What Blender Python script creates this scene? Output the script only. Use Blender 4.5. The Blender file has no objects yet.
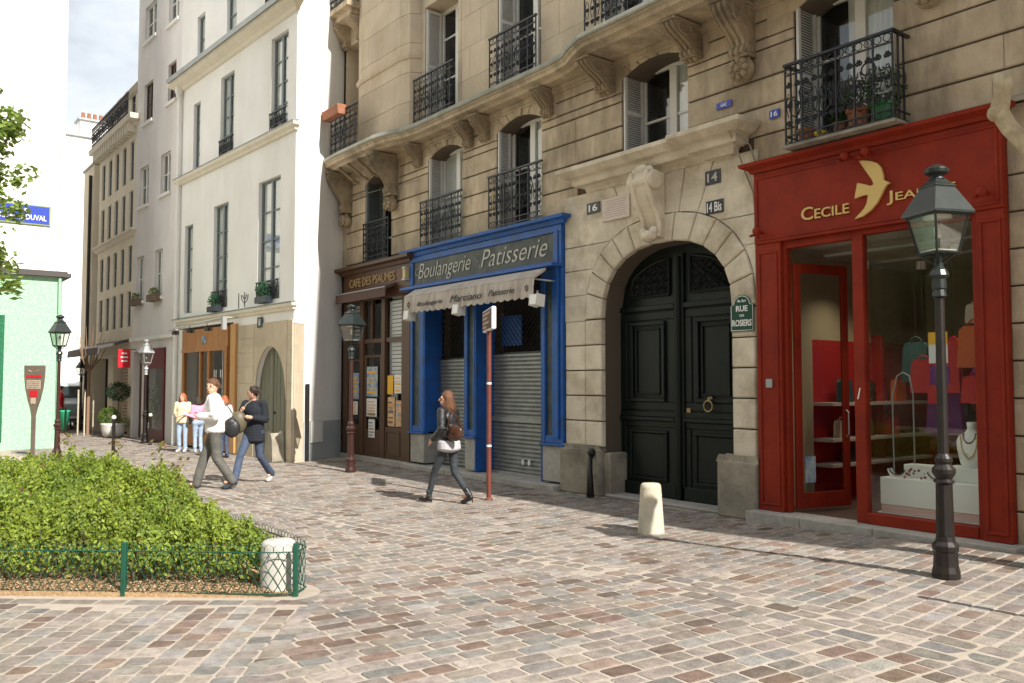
import bpy, bmesh, math, random
from mathutils import Vector, Matrix
from math import sin, cos, pi, radians
R = random.Random(7)
scn = bpy.context.scene
COL = scn.collection

# ------------------------------------------------------------------ camera, world, sun, exposure
CAM = Vector((0, -9.031, 1.72))
cam_d = bpy.data.cameras.new('camera'); cam = bpy.data.objects.new('camera', cam_d); COL.objects.link(cam)
yaw, pit = radians(37.457), radians(2.795)
fw = Vector((-cos(yaw)*cos(pit), sin(yaw)*cos(pit), sin(pit)))
cam.location = CAM
cam.rotation_euler = fw.to_track_quat('-Z', 'Y').to_euler()
cam_d.sensor_width = 36; cam_d.lens = 850/1024*36
cam_d.clip_start = .05; cam_d.clip_end = 2000
scn.camera = cam
SUN_EL, SUN_AZ = radians(41), radians(3.2)          # the sun stands just behind the plane of the main facade
to_sun = Vector((cos(SUN_EL)*cos(SUN_AZ), cos(SUN_EL)*sin(SUN_AZ), sin(SUN_EL)))
sd = bpy.data.lights.new('sun', 'SUN'); sd.energy = 5.0; sd.angle = radians(.55); sd.color = (1, .95, .88)
so = bpy.data.objects.new('sun', sd); COL.objects.link(so)
so.rotation_euler = (-to_sun).to_track_quat('-Z', 'Y').to_euler()
w = bpy.data.worlds.new('World'); scn.world = w; w.use_nodes = True
nt = w.node_tree; nt.nodes.clear()
out = nt.nodes.new('ShaderNodeOutputWorld'); bg = nt.nodes.new('ShaderNodeBackground')
sky = nt.nodes.new('ShaderNodeTexSky'); sky.sky_type = 'NISHITA'; sky.sun_disc = False
sky.sun_elevation = SUN_EL; sky.sun_rotation = radians(90) - SUN_AZ
sky.air_density = 1.0; sky.dust_density = 2.0
tc = nt.nodes.new('ShaderNodeTexCoord'); mp = nt.nodes.new('ShaderNodeMapping'); mp.inputs['Scale'].default_value = (1, 1, 2.2)
no = nt.nodes.new('ShaderNodeTexNoise'); no.inputs['Scale'].default_value = 2.3; no.inputs['Detail'].default_value = 7; no.inputs['Roughness'].default_value = .6
cr = nt.nodes.new('ShaderNodeValToRGB'); cr.color_ramp.elements[0].position = .38; cr.color_ramp.elements[1].position = .60; cr.color_ramp.elements[0].color = (.5, .5, .5, 1)
mx = nt.nodes.new('ShaderNodeMix'); mx.data_type = 'RGBA'; mx.inputs[7].default_value = (15.5, 16.4, 17.4, 1)
L = nt.links.new
L(tc.outputs['Generated'], mp.inputs['Vector']); L(mp.outputs[0], no.inputs['Vector']); L(no.outputs['Fac'], cr.inputs['Fac'])
L(cr.outputs['Color'], mx.inputs[0]); L(sky.outputs[0], mx.inputs[6]); L(mx.outputs[2], bg.inputs['Color']); L(bg.outputs[0], out.inputs['Surface'])
bg.inputs['Strength'].default_value = .043
scn.view_settings.view_transform = 'Standard'; scn.view_settings.look = 'None'
scn.view_settings.gamma = 1; scn.view_settings.use_curve_mapping = False
scn.view_settings.exposure = .70
scn.cycles.max_bounces = 8; scn.cycles.transparent_max_bounces = 16

# ------------------------------------------------------------------ materials
MATS = {}
def mat(name, c, rough=.8, c2=None, ns=4, det=5, amt=1., bump=0, bs=None, metal=0, c3=None, ns3=1., streak=0, blocks=None, spec=.4, scale=(1,1,1), thr=(.35,.65)):
    if name in MATS: return MATS[name]
    m = bpy.data.materials.new(name); m.use_nodes = True; n = m.node_tree; b = n.nodes['Principled BSDF']
    b.inputs['Base Color'].default_value = (*c, 1); b.inputs['Roughness'].default_value = rough; b.inputs['Metallic'].default_value = metal
    b.inputs['Specular IOR Level'].default_value = spec
    if c2 or bump:
        t = n.nodes.new('ShaderNodeTexCoord'); mpn = n.nodes.new('ShaderNodeMapping'); mpn.inputs['Scale'].default_value = scale
        n.links.new(t.outputs['Object'], mpn.inputs['Vector'])
    if c2:
        z = n.nodes.new('ShaderNodeTexNoise'); z.inputs['Scale'].default_value = ns; z.inputs['Detail'].default_value = det; z.inputs['Roughness'].default_value = .65
        n.links.new(mpn.outputs[0], z.inputs['Vector'])
        r = n.nodes.new('ShaderNodeValToRGB'); r.color_ramp.elements[0].position = thr[0]; r.color_ramp.elements[1].position = thr[1]
        r.color_ramp.elements[0].color = (*c, 1); r.color_ramp.elements[1].color = (*c2, 1)
        n.links.new(z.outputs['Fac'], r.inputs['Fac']); last = r.outputs['Color']
        if c3:
            z3 = n.nodes.new('ShaderNodeTexNoise'); z3.inputs['Scale'].default_value = ns3; z3.inputs['Detail'].default_value = 6; z3.inputs['Roughness'].default_value = .7
            m3 = n.nodes.new('ShaderNodeMapping'); m3.inputs['Scale'].default_value = (1, 1, .25 if streak else 1); m3.inputs['Location'].default_value = (3.3, 1.7, 8)
            n.links.new(t.outputs['Object'], m3.inputs['Vector']); n.links.new(m3.outputs[0], z3.inputs['Vector'])
            r3 = n.nodes.new('ShaderNodeValToRGB'); r3.color_ramp.elements[0].position = .44; r3.color_ramp.elements[1].position = .68
            r3.color_ramp.elements[0].color = (0, 0, 0, 1); r3.color_ramp.elements[1].color = (amt, amt, amt, 1)
            mm = n.nodes.new('ShaderNodeMix'); mm.data_type = 'RGBA'; mm.inputs[7].default_value = (*c3, 1)
            n.links.new(z3.outputs['Fac'], r3.inputs['Fac']); n.links.new(r3.outputs['Color'], mm.inputs[0]); n.links.new(last, mm.inputs[6]); last = mm.outputs[2]
        if blocks:                                        # each stone of the coursing has its own tone
            bw, bh, z0, am = blocks
            sx = n.nodes.new('ShaderNodeSeparateXYZ'); n.links.new(t.outputs['Object'], sx.inputs[0])
            def mth(op, a, b_=None):
                q = n.nodes.new('ShaderNodeMath'); q.operation = op
                for i_, v_ in enumerate((a, b_)):
                    if v_ is None: continue
                    if isinstance(v_, (int,float)): q.inputs[i_].default_value = v_
                    else: n.links.new(v_, q.inputs[i_])
                return q.outputs[0]
            row = mth('FLOOR', mth('DIVIDE', mth('SUBTRACT', sx.outputs['Z'], z0), bh))
            colm = mth('FLOOR', mth('ADD', mth('DIVIDE', sx.outputs['X'], bw), mth('MULTIPLY', row, .618)))
            cb = n.nodes.new('ShaderNodeCombineXYZ'); n.links.new(row, cb.inputs[0]); n.links.new(colm, cb.inputs[1])
            wn = n.nodes.new('ShaderNodeTexWhiteNoise'); wn.noise_dimensions = '2D'; n.links.new(cb.outputs[0], wn.inputs['Vector'])
            mr = n.nodes.new('ShaderNodeMapRange'); mr.inputs['To Min'].default_value = 1-am; mr.inputs['To Max'].default_value = 1+am*.7; n.links.new(wn.outputs['Value'], mr.inputs['Value'])
            mu = n.nodes.new('ShaderNodeMix'); mu.data_type = 'RGBA'; mu.blend_type = 'MULTIPLY'; mu.inputs[0].default_value = 1
            n.links.new(last, mu.inputs[6]); n.links.new(mr.outputs[0], mu.inputs[7]); last = mu.outputs[2]
        n.links.new(last, b.inputs['Base Color'])
    if bump:
        zb = n.nodes.new('ShaderNodeTexNoise'); zb.inputs['Scale'].default_value = bs or ns*4; zb.inputs['Detail'].default_value = 6; zb.inputs['Roughness'].default_value = .7
        n.links.new(mpn.outputs[0], zb.inputs['Vector'])
        bp = n.nodes.new('ShaderNodeBump'); bp.inputs['Strength'].default_value = bump; bp.inputs['Distance'].default_value = .02
        n.links.new(zb.outputs['Fac'], bp.inputs['Height']); n.links.new(bp.outputs[0], b.inputs['Normal'])
    MATS[name] = m; return m
def attr_mat(name, rough, bump, ns, var=.25, spec=.3, trans=0, bs=60, stain=0):
    m = bpy.data.materials.new(name); m.use_nodes = True; n = m.node_tree; b = n.nodes['Principled BSDF']
    a = n.nodes.new('ShaderNodeAttribute'); a.attribute_name = 'col'; t = n.nodes.new('ShaderNodeTexCoord')
    z = n.nodes.new('ShaderNodeTexNoise'); z.inputs['Scale'].default_value = ns; z.inputs['Detail'].default_value = 6; z.inputs['Roughness'].default_value = .7
    mr = n.nodes.new('ShaderNodeMapRange'); mr.inputs['From Min'].default_value = .3; mr.inputs['From Max'].default_value = .7
    mr.inputs['To Min'].default_value = 1-var; mr.inputs['To Max'].default_value = 1+var
    mu = n.nodes.new('ShaderNodeMix'); mu.data_type = 'RGBA'; mu.blend_type = 'MULTIPLY'; mu.inputs[0].default_value = 1
    n.links.new(t.outputs['Object'], z.inputs['Vector']); n.links.new(z.outputs['Fac'], mr.inputs['Value'])
    n.links.new(a.outputs['Color'], mu.inputs[6]); n.links.new(mr.outputs[0], mu.inputs[7])
    if stain:                                              # old stains and worn lanes, metres across
        z2 = n.nodes.new('ShaderNodeTexNoise'); z2.inputs['Scale'].default_value = .9; z2.inputs['Detail'].default_value = 8; z2.inputs['Roughness'].default_value = .72
        n.links.new(t.outputs['Object'], z2.inputs['Vector'])
        m2 = n.nodes.new('ShaderNodeMapRange'); m2.inputs['From Min'].default_value = .36; m2.inputs['From Max'].default_value = .62; m2.inputs['To Min'].default_value = 1-stain; m2.inputs['To Max'].default_value = 1.04
        n.links.new(z2.outputs['Fac'], m2.inputs['Value'])
        mv = n.nodes.new('ShaderNodeMix'); mv.data_type = 'RGBA'; mv.blend_type = 'MULTIPLY'; mv.inputs[0].default_value = 1
        n.links.new(mu.outputs[2], mv.inputs[6]); n.links.new(m2.outputs[0], mv.inputs[7]); mu = mv
    n.links.new(mu.outputs[2], b.inputs['Base Color'])
    b.inputs['Roughness'].default_value = rough; b.inputs['Specular IOR Level'].default_value = spec
    if trans:
        tr = n.nodes.new('ShaderNodeBsdfTranslucent'); ms = n.nodes.new('ShaderNodeMixShader'); ms.inputs[0].default_value = trans
        n.links.new(mu.outputs[2], tr.inputs['Color']); n.links.new(b.outputs[0], ms.inputs[1]); n.links.new(tr.outputs[0], ms.inputs[2])
        n.links.new(ms.outputs[0], n.nodes['Material Output'].inputs['Surface'])
    if bump:
        zb = n.nodes.new('ShaderNodeTexNoise'); zb.inputs['Scale'].default_value = bs; zb.inputs['Detail'].default_value = 5
        n.links.new(t.outputs['Object'], zb.inputs['Vector'])
        bp = n.nodes.new('ShaderNodeBump'); bp.inputs['Strength'].default_value = bump; bp.inputs['Distance'].default_value = .01
        n.links.new(zb.outputs['Fac'], bp.inputs['Height']); n.links.new(bp.outputs[0], b.inputs['Normal'])
    return m
def glass_mat(name, tint=(1,1,1), f=.07, rough=.02):
    m = bpy.data.materials.new(name); m.use_nodes = True; n = m.node_tree; n.nodes.remove(n.nodes['Principled BSDF'])
    tr = n.nodes.new('ShaderNodeBsdfTransparent'); tr.inputs['Color'].default_value = (*tint, 1)
    gl = n.nodes.new('ShaderNodeBsdfGlossy'); gl.inputs['Roughness'].default_value = rough
    lw0 = n.nodes.new('ShaderNodeLayerWeight'); lw = n.nodes.new('ShaderNodeMath'); lw.operation = 'POWER'; lw.inputs[1].default_value = 4.5; n.links.new(lw0.outputs['Facing'], lw.inputs[0])
    ad = n.nodes.new('ShaderNodeMath'); ad.operation = 'MULTIPLY_ADD'; ad.use_clamp = True; ad.inputs[1].default_value = .7; ad.inputs[2].default_value = f
    ms = n.nodes.new('ShaderNodeMixShader')
    n.links.new(lw.outputs[0], ad.inputs[0]); n.links.new(ad.outputs[0], ms.inputs[0]); n.links.new(tr.outputs[0], ms.inputs[1]); n.links.new(gl.outputs[0], ms.inputs[2])
    n.links.new(ms.outputs[0], n.nodes['Material Output'].inputs['Surface'])
    return m
M = dict(
 stone=mat('limestone', (.41,.33,.22), .9, (.54,.445,.315), 2.2, c3=(.17,.135,.09), ns3=1.9, amt=.8, streak=1, blocks=(1.25,.37,4.47,.16), bump=.5, bs=22),
 stone_up=mat('limestone_upper', (.50,.41,.29), .9, (.58,.49,.36), 1.6, c3=(.32,.265,.19), ns3=1.1, amt=.6, streak=1, blocks=(1.3,.62,6.9,.08), bump=.25, bs=22),
 stone_door=mat('limestone_portal', (.62,.55,.42), .9, (.70,.63,.50), 2.6, c3=(.31,.25,.16), ns3=1.6, amt=.75, blocks=(.5,.392,.74,.09), bump=.4, bs=25),
 stone_dark=mat('limestone_stained', (.26,.23,.18), .92, (.38,.34,.26), 2.5, c3=(.12,.11,.09), ns3=1.2, amt=.8, bump=.5, bs=25),
 corbel=mat('carved_limestone_sooty', (.25,.195,.12), .9, (.36,.29,.19), 4, c3=(.12,.095,.065), ns3=3, amt=.8, bump=.5, bs=30),
 groove=mat('mortar_groove', (.10,.078,.055), .95),
 moss=mat('zinc_flashing_mossy', (.22,.23,.17), .85, (.34,.33,.28), 3, bump=.3),
 plaster=mat('render_offwhite', (.76,.745,.70), .92, (.82,.81,.77), .9, c3=(.64,.61,.55), ns3=.7, amt=.5, streak=1, bump=.15, bs=30),  # base colour lightened to stand in for grazing sun
 plaster_grey=mat('render_greybeige', (.68,.645,.61), .92, (.76,.73,.70), .9, c3=(.54,.51,.475), ns3=.7, amt=.5, streak=1, bump=.15, bs=30),  # raised base colour takes the place of grazing sunlight
 plaster_far=mat('render_cream', (.70,.63,.50), .92, (.78,.71,.58), 1.2),  # lightened as well, in place of sun on the far front
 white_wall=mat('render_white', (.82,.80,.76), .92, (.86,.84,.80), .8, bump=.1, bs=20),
 buff=mat('string_course_buff', (.64,.585,.47), .9, (.70,.65,.54), 3, bump=.2),
 zinc=mat('zinc', (.26,.29,.29), .5, (.32,.34,.34), 3, metal=.3),
 dado=mat('painted_dado', (.37,.40,.40), .7, (.42,.45,.44), 3),
 blue=mat('blue_shop_paint', (.010,.088,.34), .5, (.014,.105,.39), 3, c3=(.03,.06,.13), ns3=3.2, amt=.8, bump=.08, bs=30),
 blue_dark=mat('sign_panel_slate', (.018,.028,.026), .5, (.035,.045,.04), 5, c3=(.10,.11,.09), ns3=3, amt=.7),
 cream=mat('sign_lettering_cream', (.48,.47,.40), .6),
 brown=mat('brown_shop_wood', (.07,.034,.017), .45, (.085,.042,.02), 3, scale=(1,1,.3), bump=.1),
 brown_sign=mat('brown_sign_board', (.09,.035,.013), .45, (.12,.05,.018), 5),
 bronze_letter=mat('bronze_letters', (.42,.30,.15), .5),
 red=mat('red_shop_paint', (.22,.018,.005), .6, (.26,.024,.007), 1.2, spec=.22, c3=(.14,.012,.008), ns3=2.5, amt=.7, bump=.03, bs=8),
 gold=mat('gold_letters', (.62,.44,.15), .4),
 iron=mat('wrought_iron', (.012,.014,.017), .45),
 iron_dark=mat('cast_iron_blackish', (.010,.007,.006), .42, (.018,.013,.010), 9, bump=.1),
 lamp_green=mat('lamp_dark_green', (.012,.018,.016), .35, (.022,.028,.026), 8),
 lamp_brown=mat('lamp_maroon', (.036,.013,.011), .4, (.05,.02,.016), 9),
 doorpaint=mat('carriage_door_paint', (.003,.007,.0055), .4, (.005,.010,.008), 2, spec=.28, c3=(.012,.015,.012), ns3=2, amt=.5, bump=.06, bs=30),
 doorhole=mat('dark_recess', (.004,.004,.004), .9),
 brass=mat('worn_brass', (.35,.26,.13), .4, metal=.8),
 white_paint=mat('white_window_paint', (.74,.73,.67), .5, (.80,.79,.73), 4),
 shutter=mat('shutter_grey_paint', (.52,.53,.50), .6, (.60,.60,.56), 6),
 greyblue=mat('window_blue_grey', (.15,.18,.19), .5),
 curtain=mat('net_curtain', (.80,.79,.72), .9),
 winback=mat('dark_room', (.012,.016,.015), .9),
 terracotta=mat('terracotta', (.24,.10,.055), .85, (.32,.14,.08), 8, bump=.1),
 green_pot=mat('green_pot', (.02,.12,.04), .4), yellow_pot=mat('yellow_pot', (.75,.55,.04), .5),
 roller=mat('roller_shutter_metal', (.23,.23,.225), .42, (.31,.31,.30), 5, metal=.45, bump=.1),
 awning=mat('faded_awning_cloth', (.42,.37,.32), .95, (.52,.47,.41), 9, scale=(3,1,.4), c3=(.28,.24,.20), ns3=3, amt=.7, streak=1, bump=.2),
 awning_brown=mat('brown_awning_cloth', (.10,.06,.05), .9), awn_ink=mat('awning_print', (.07,.07,.06), .9),
 white_plastic=mat('white_plastic', (.78,.77,.72), .5), grey_metal=mat('grey_metal', (.35,.36,.36), .45, metal=.4),
 sign_blue=mat('enamel_blue', (.03,.06,.38), .35), sign_green=mat('enamel_green', (.008,.06,.035), .3),
 sign_black=mat('enamel_black', (.02,.025,.035), .35), enamel_white=mat('enamel_white', (.78,.78,.76), .4),
 plaque=mat('marble_plaque', (.58,.50,.43), .6, (.64,.56,.49), 6), plaque_ink=mat('plaque_engraving', (.38,.30,.26), .8),
 sign_brown=mat('brown_sign_face', (.10,.035,.022), .4), red_post=mat('oxide_red_post', (.13,.036,.024), .5, (.17,.05,.032), 9),
 red_sign=mat('bright_red_sign', (.62,.02,.03), .4), tan=mat('tan_panel', (.45,.36,.28), .6),
 slate_brown=mat('history_sign_bronze', (.12,.10,.075), .45, (.16,.13,.10), 8),
 granite=mat('granite_step', (.34,.32,.28), .85, (.42,.40,.36), 14, c3=(.22,.21,.18), ns3=2, amt=.6, bump=.3, bs=60),
 bollard=mat('bollard_stone', (.46,.42,.33), .9, (.56,.52,.42), 8, c3=(.44,.34,.16), ns3=2.4, amt=.6, bump=.3, bs=50),
 bollard_white=mat('bollard_pale_stone', (.40,.38,.34), .85, (.50,.48,.43), 10, bump=.3, bs=50),
 fence_green=mat('fence_green', (.008,.06,.036), .5, (.012,.085,.05), 12),
 mulch=mat('bark_mulch', (.36,.23,.12), .95, (.52,.36,.20), 30, bump=1., bs=50),
 mint=mat('mint_mosaic', (.23,.45,.29), .5, (.32,.54,.39), 26, det=2, bump=.1, bs=30, c3=(.50,.66,.48), ns3=14, amt=.6),
 coping=mat('dark_coping', (.07,.06,.055), .6), mosaic_green=mat('green_tiles', (.012,.10,.045), .4, (.02,.15,.07), 20, det=1),
 wood=mat('varnished_wood', (.34,.135,.035), .4, (.46,.20,.06), 4, scale=(2,2,.25), bump=.1),
 wood_pale=mat('pale_varnished_post', (.48,.24,.08), .4, (.56,.30,.11), 4, scale=(2,2,.25)),
 door_olive=mat('arched_door_paint', (.15,.15,.105), .6, (.20,.195,.14), 4, scale=(4,4,.3)),
 bark=mat('bark', (.13,.09,.06), .9, (.20,.15,.11), 12, bump=.6), bark_plane=mat('plane_tree_bark', (.42,.34,.20), .85, (.54,.46,.31), 7, c3=(.26,.20,.12), ns3=5, amt=.8, bump=.4),
 stake=mat('pale_stake', (.26,.16,.10), .8), ceramic=mat('grey_white_pot', (.62,.60,.57), .6, (.68,.66,.63), 9),
 skin=mat('skin', (.60,.34,.23), .55), hair_brown=mat('hair_brown', (.07,.028,.012), .55, (.16,.07,.03), 30, scale=(6,6,.5), bump=.4, bs=60),
 hair_dark=mat('hair_dark', (.035,.020,.013), .6, bump=.4, bs=60), hair_red=mat('hair_auburn', (.33,.10,.035), .6, bump=.4, bs=60),
 leather=mat('black_leather', (.012,.012,.013), .36, (.03,.03,.03), 9, bump=.8, bs=10),
 denim_grey=mat('dark_grey_denim', (.022,.027,.032), .85, (.045,.052,.06), 10, bump=.7, bs=9),
 denim=mat('blue_denim', (.04,.055,.095), .85, (.07,.095,.15), 9, bump=.7, bs=9), denim_pale=mat('pale_denim', (.26,.35,.48), .85, (.36,.45,.58), 9, bump=.2),
 trouser=mat('grey_trousers', (.085,.082,.072), .85, (.13,.125,.11), 9, bump=.8, bs=8),
 shirt_white=mat('white_shirt', (.76,.74,.72), .85, bump=.9, bs=7), cardigan=mat('black_cardigan', (.014,.017,.024), .9, bump=.9, bs=8),
 top_grey=mat('pale_grey_top', (.42,.41,.43), .9, bump=.4, bs=15), cream_top=mat('cream_top', (.72,.62,.42), .9, bump=.3), pink=mat('pink_cloth', (.75,.30,.42), .9),
 shoe=mat('dark_shoe', (.02,.018,.018), .35), shoe_pale=mat('pale_shoe', (.60,.55,.50), .6), bag_black=mat('black_bag', (.02,.02,.022), .45, bump=.2), bag_brown=mat('brown_patent_bag', (.04,.018,.011), .22, (.08,.035,.02), 12),
 bag_olive=mat('olive_bag', (.10,.085,.05), .5), orange=mat('orange_leather', (.55,.10,.02), .5), bag_red=mat('red_leather', (.50,.012,.02), .4), teal=mat('dark_teal_leather', (.02,.07,.075), .5), purple=mat('purple_cloth', (.12,.02,.14), .7),
 interior=mat('shop_wall_cream', (.34,.28,.18), .9), interior_red=mat('shop_wall_red', (.33,.012,.012), .7), shopfloor=mat('shop_floor_brown', (.10,.065,.05), .5), ceiling=mat('shop_ceiling', (.34,.31,.25), .9),
 display=mat('display_white', (.84,.85,.80), .5), display_pink=mat('display_pale_pink', (.70,.45,.38), .6), shelf=mat('shelf_pale', (.50,.44,.40), .5),
 bead_dark=mat('beads_dark', (.06,.04,.03), .3), bead_gold=mat('beads_straw', (.55,.45,.20), .5), bead_red=mat('beads_brown', (.30,.08,.04), .4),
 poster_y=mat('poster_yellow', (.75,.42,.03), .6), poster_w=mat('poster_white', (.70,.70,.68), .6), poster_b=mat('poster_blue', (.10,.20,.42), .6, (.45,.50,.45), 9), poster_o=mat('poster_orange', (.50,.22,.08), .6, (.65,.50,.30), 10),
 van=mat('van_paint', (.30,.36,.38), .3), van_glass=mat('van_glass', (.02,.03,.035), .08), tyre=mat('tyre', (.02,.02,.02), .8), bin_green=mat('bin_green', (.03,.42,.22), .5),
 lampglass=glass_mat('lantern_glass', (.86,.87,.84), .14, .12), shopglass=glass_mat('shop_glass', (.92,.94,.93), .035),
 winglass=glass_mat('window_glass', (.90,.92,.92), .07, .02),
 frost=mat('lantern_diffuser', (.55,.54,.48), .5),
)

# ------------------------------------------------------------------ mesh builder
class MB:
    def __init__(s): s.v = []; s.f = []
    def add(s, vs, fs):
        o = len(s.v); s.v += [tuple(p) for p in vs]; s.f += [tuple(i+o for i in f) for f in fs]; return s
    def box(s, x0, x1, y0, y1, z0, z1):
        return s.add([(x0,y0,z0),(x1,y0,z0),(x1,y1,z0),(x0,y1,z0),(x0,y0,z1),(x1,y0,z1),(x1,y1,z1),(x0,y1,z1)],
                     [(0,3,2,1),(4,5,6,7),(0,1,5,4),(1,2,6,5),(2,3,7,6),(3,0,4,7)])
    def obox(s, c, d, u=(1,0,0), v=(0,1,0), w_=(0,0,1)):   # oriented box: centre, half sizes, axes
        c = Vector(c); u = Vector(u).normalized()*d[0]; v = Vector(v).normalized()*d[1]; w_ = Vector(w_).normalized()*d[2]
        P = [c+a*u+b*v+e*w_ for e in (-1,1) for a,b in ((-1,-1),(1,-1),(1,1),(-1,1))]
        return s.add(P, [(0,3,2,1),(4,5,6,7),(0,1,5,4),(1,2,6,5),(2,3,7,6),(3,0,4,7)])
    def prism(s, poly, a, b, axis='y'):                    # polygon extruded along an axis
        n = len(poly)
        def P(p, t): return (p[0],t,p[1]) if axis=='y' else ((t,p[0],p[1]) if axis=='x' else (p[0],p[1],t))
        return s.add([P(p,a) for p in poly]+[P(p,b) for p in poly],
              [tuple(range(n)), tuple(range(2*n-1,n-1,-1))]+[(i,(i+1)%n,n+(i+1)%n,n+i) for i in range(n)])
    def tube(s, pts, r, n=6, cap=True):
        pts = [Vector(p) for p in pts]; m = len(pts); rr = r if isinstance(r,(list,tuple)) else [r]*m
        vs = []; up = Vector((0,0,1)); prev = None
        for i,p in enumerate(pts):
            t = (pts[min(i+1,m-1)]-pts[max(i-1,0)]).normalized()
            if prev is None:
                a = t.cross(up if abs(t.z)<.9 else Vector((1,0,0))).normalized()
            else:
                a = (prev - t*prev.dot(t)); a = a.normalized() if a.length>1e-6 else t.cross(up).normalized()
            prev = a; b = t.cross(a)
            vs += [p+rr[i]*(cos(2*pi*k/n)*a+sin(2*pi*k/n)*b) for k in range(n)]
        fs = [(i*n+k, i*n+(k+1)%n, (i+1)*n+(k+1)%n, (i+1)*n+k) for i in range(m-1) for k in range(n)]
        if cap: fs += [tuple(range(n-1,-1,-1)), tuple(range((m-1)*n, m*n))]
        return s.add(vs, fs)
    def lathe(s, prof, c=(0,0,0), n=16, rot=0):
        vs = [(c[0]+r*cos(rot+2*pi*k/n), c[1]+r*sin(rot+2*pi*k/n), c[2]+z) for r,z in prof for k in range(n)]
        m = len(prof)
        fs = [(i*n+k, i*n+(k+1)%n, (i+1)*n+(k+1)%n, (i+1)*n+k) for i in range(m-1) for k in range(n)]
        fs += [tuple(range(n-1,-1,-1)), tuple(range((m-1)*n, m*n))]
        return s.add(vs, fs)
    def ball(s, c, r, n=12, m=8):
        r = r if isinstance(r,(list,tuple)) else (r,r,r)
        prof = [(max(sin(pi*i/m),.001), -cos(pi*i/m)) for i in range(m+1)]
        vs = [(c[0]+r[0]*a*cos(2*pi*k/n), c[1]+r[1]*a*sin(2*pi*k/n), c[2]+r[2]*z) for a,z in prof for k in range(n)]
        fs = [(i*n+k, i*n+(k+1)%n, (i+1)*n+(k+1)%n, (i+1)*n+k) for i in range(m) for k in range(n)]
        return s.add(vs, fs)
    def torus(s, c, R_, r, axis='y', n=16, a0=0, a1=2*pi, k=6):
        pts = []
        for i in range(n+1):
            a = a0+(a1-a0)*i/n; u, v = R_*cos(a), R_*sin(a)
            pts.append((c[0]+u,c[1],c[2]+v) if axis=='y' else ((c[0],c[1]+u,c[2]+v) if axis=='x' else (c[0]+u,c[1]+v,c[2])))
        return s.tube(pts, r, k, cap=False)
    def build(s, name, m, parent=None, smooth=False, bevel=0, loc=None, rotz=0, seg=1, label=None):
        me = bpy.data.meshes.new(name); me.from_pydata(s.v, [], s.f); me.materials.append(m); me.update()
        if smooth: me.polygons.foreach_set('use_smooth', [True]*len(me.polygons))
        o = bpy.data.objects.new(name, me); COL.objects.link(o)
        if parent: o.parent = parent
        if loc: o.location = loc
        o.rotation_euler.z = rotz
        if bevel:
            b = o.modifiers.new('b', 'BEVEL'); b.width = bevel; b.segments = seg; b.limit_method = 'ANGLE'; b.angle_limit = radians(40)
        if label: o['label'] = label
        return o
def tag(o, label, cat, group=None):
    o['label'] = label; o['category'] = cat
    if group: o['group'] = group
    return o
def thing(name, label, cat, loc=(0,0,0), rotz=0, group=None):
    o = bpy.data.objects.new(name, None); COL.objects.link(o); o.location = loc; o.rotation_euler.z = rotz
    return tag(o, label, cat, group)
def copy_tree(o, parent=None):
    c = o.copy(); COL.objects.link(c); c.parent = parent
    for ch in o.children: copy_tree(ch, c)
    return c
def text(name, s, m, parent, x0, x1, zc, y, h=None, shear=0, ext=.004, caps=False, label=None, slope=0, bold=0):
    cu = bpy.data.curves.new(name, 'FONT'); cu.body = s; cu.shear = shear; cu.extrude = ext; cu.offset = bold; cu.resolution_u = 3
    if caps:
        cu.small_caps_scale = .74
        for f in cu.body_format: f.use_small_caps = True
    t = bpy.data.objects.new(name, cu); COL.objects.link(t)
    me = bpy.data.meshes.new_from_object(t); bpy.data.objects.remove(t); bpy.data.curves.remove(cu)
    xs = [v.co.x for v in me.vertices]; ys = [v.co.y for v in me.vertices]
    sx = (x1-x0)/(max(xs)-min(xs)); sy = (h/(max(ys)-min(ys))) if h else sx
    cx, cy = (max(xs)+min(xs))/2, (max(ys)+min(ys))/2
    for v in me.vertices:
        px, pz, py = (v.co.x-cx)*sx, (v.co.y-cy)*sy, -v.co.z
        v.co = (px+(x0+x1)/2, y+py, pz+zc+slope*px)
    me.materials.clear(); me.materials.append(m)
    o = bpy.data.objects.new(name, me); COL.objects.link(o)
    if parent: o.parent = parent
    if label: o['label'] = label
    return o

# facade helpers: geometry in local x (along wall), y (into wall), z
def wall_sheet(mb, x0, x1, z0, z1, y, ops, depth):
    xs = sorted({x0, x1, *[c for o in ops for c in o[:2] if x0 < c < x1]}); zs = sorted({z0, z1, *[c for o in ops for c in o[2:4] if z0 < c < z1]})
    for i in range(len(xs)-1):
        for j in range(len(zs)-1):
            cx, cz = (xs[i]+xs[i+1])/2, (zs[j]+zs[j+1])/2
            if any(o[0]<cx<o[1] and o[2]<cz<o[3] for o in ops): continue
            mb.add([(xs[i],y,zs[j]),(xs[i+1],y,zs[j]),(xs[i+1],y,zs[j+1]),(xs[i],y,zs[j+1])], [(0,1,2,3)])
    for o in ops:
        a,b,c,d = o[:4]; e = y+(o[4] if len(o)>4 else depth)
        mb.add([(a,y,c),(a,y,d),(a,e,d),(a,e,c)], [(0,1,2,3)]); mb.add([(b,y,c),(b,e,c),(b,e,d),(b,y,d)], [(0,1,2,3)])
        mb.add([(a,y,d),(b,y,d),(b,e,d),(a,e,d)], [(0,1,2,3)]); mb.add([(a,y,c),(a,e,c),(b,e,c),(b,y,c)], [(0,1,2,3)])
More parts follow.
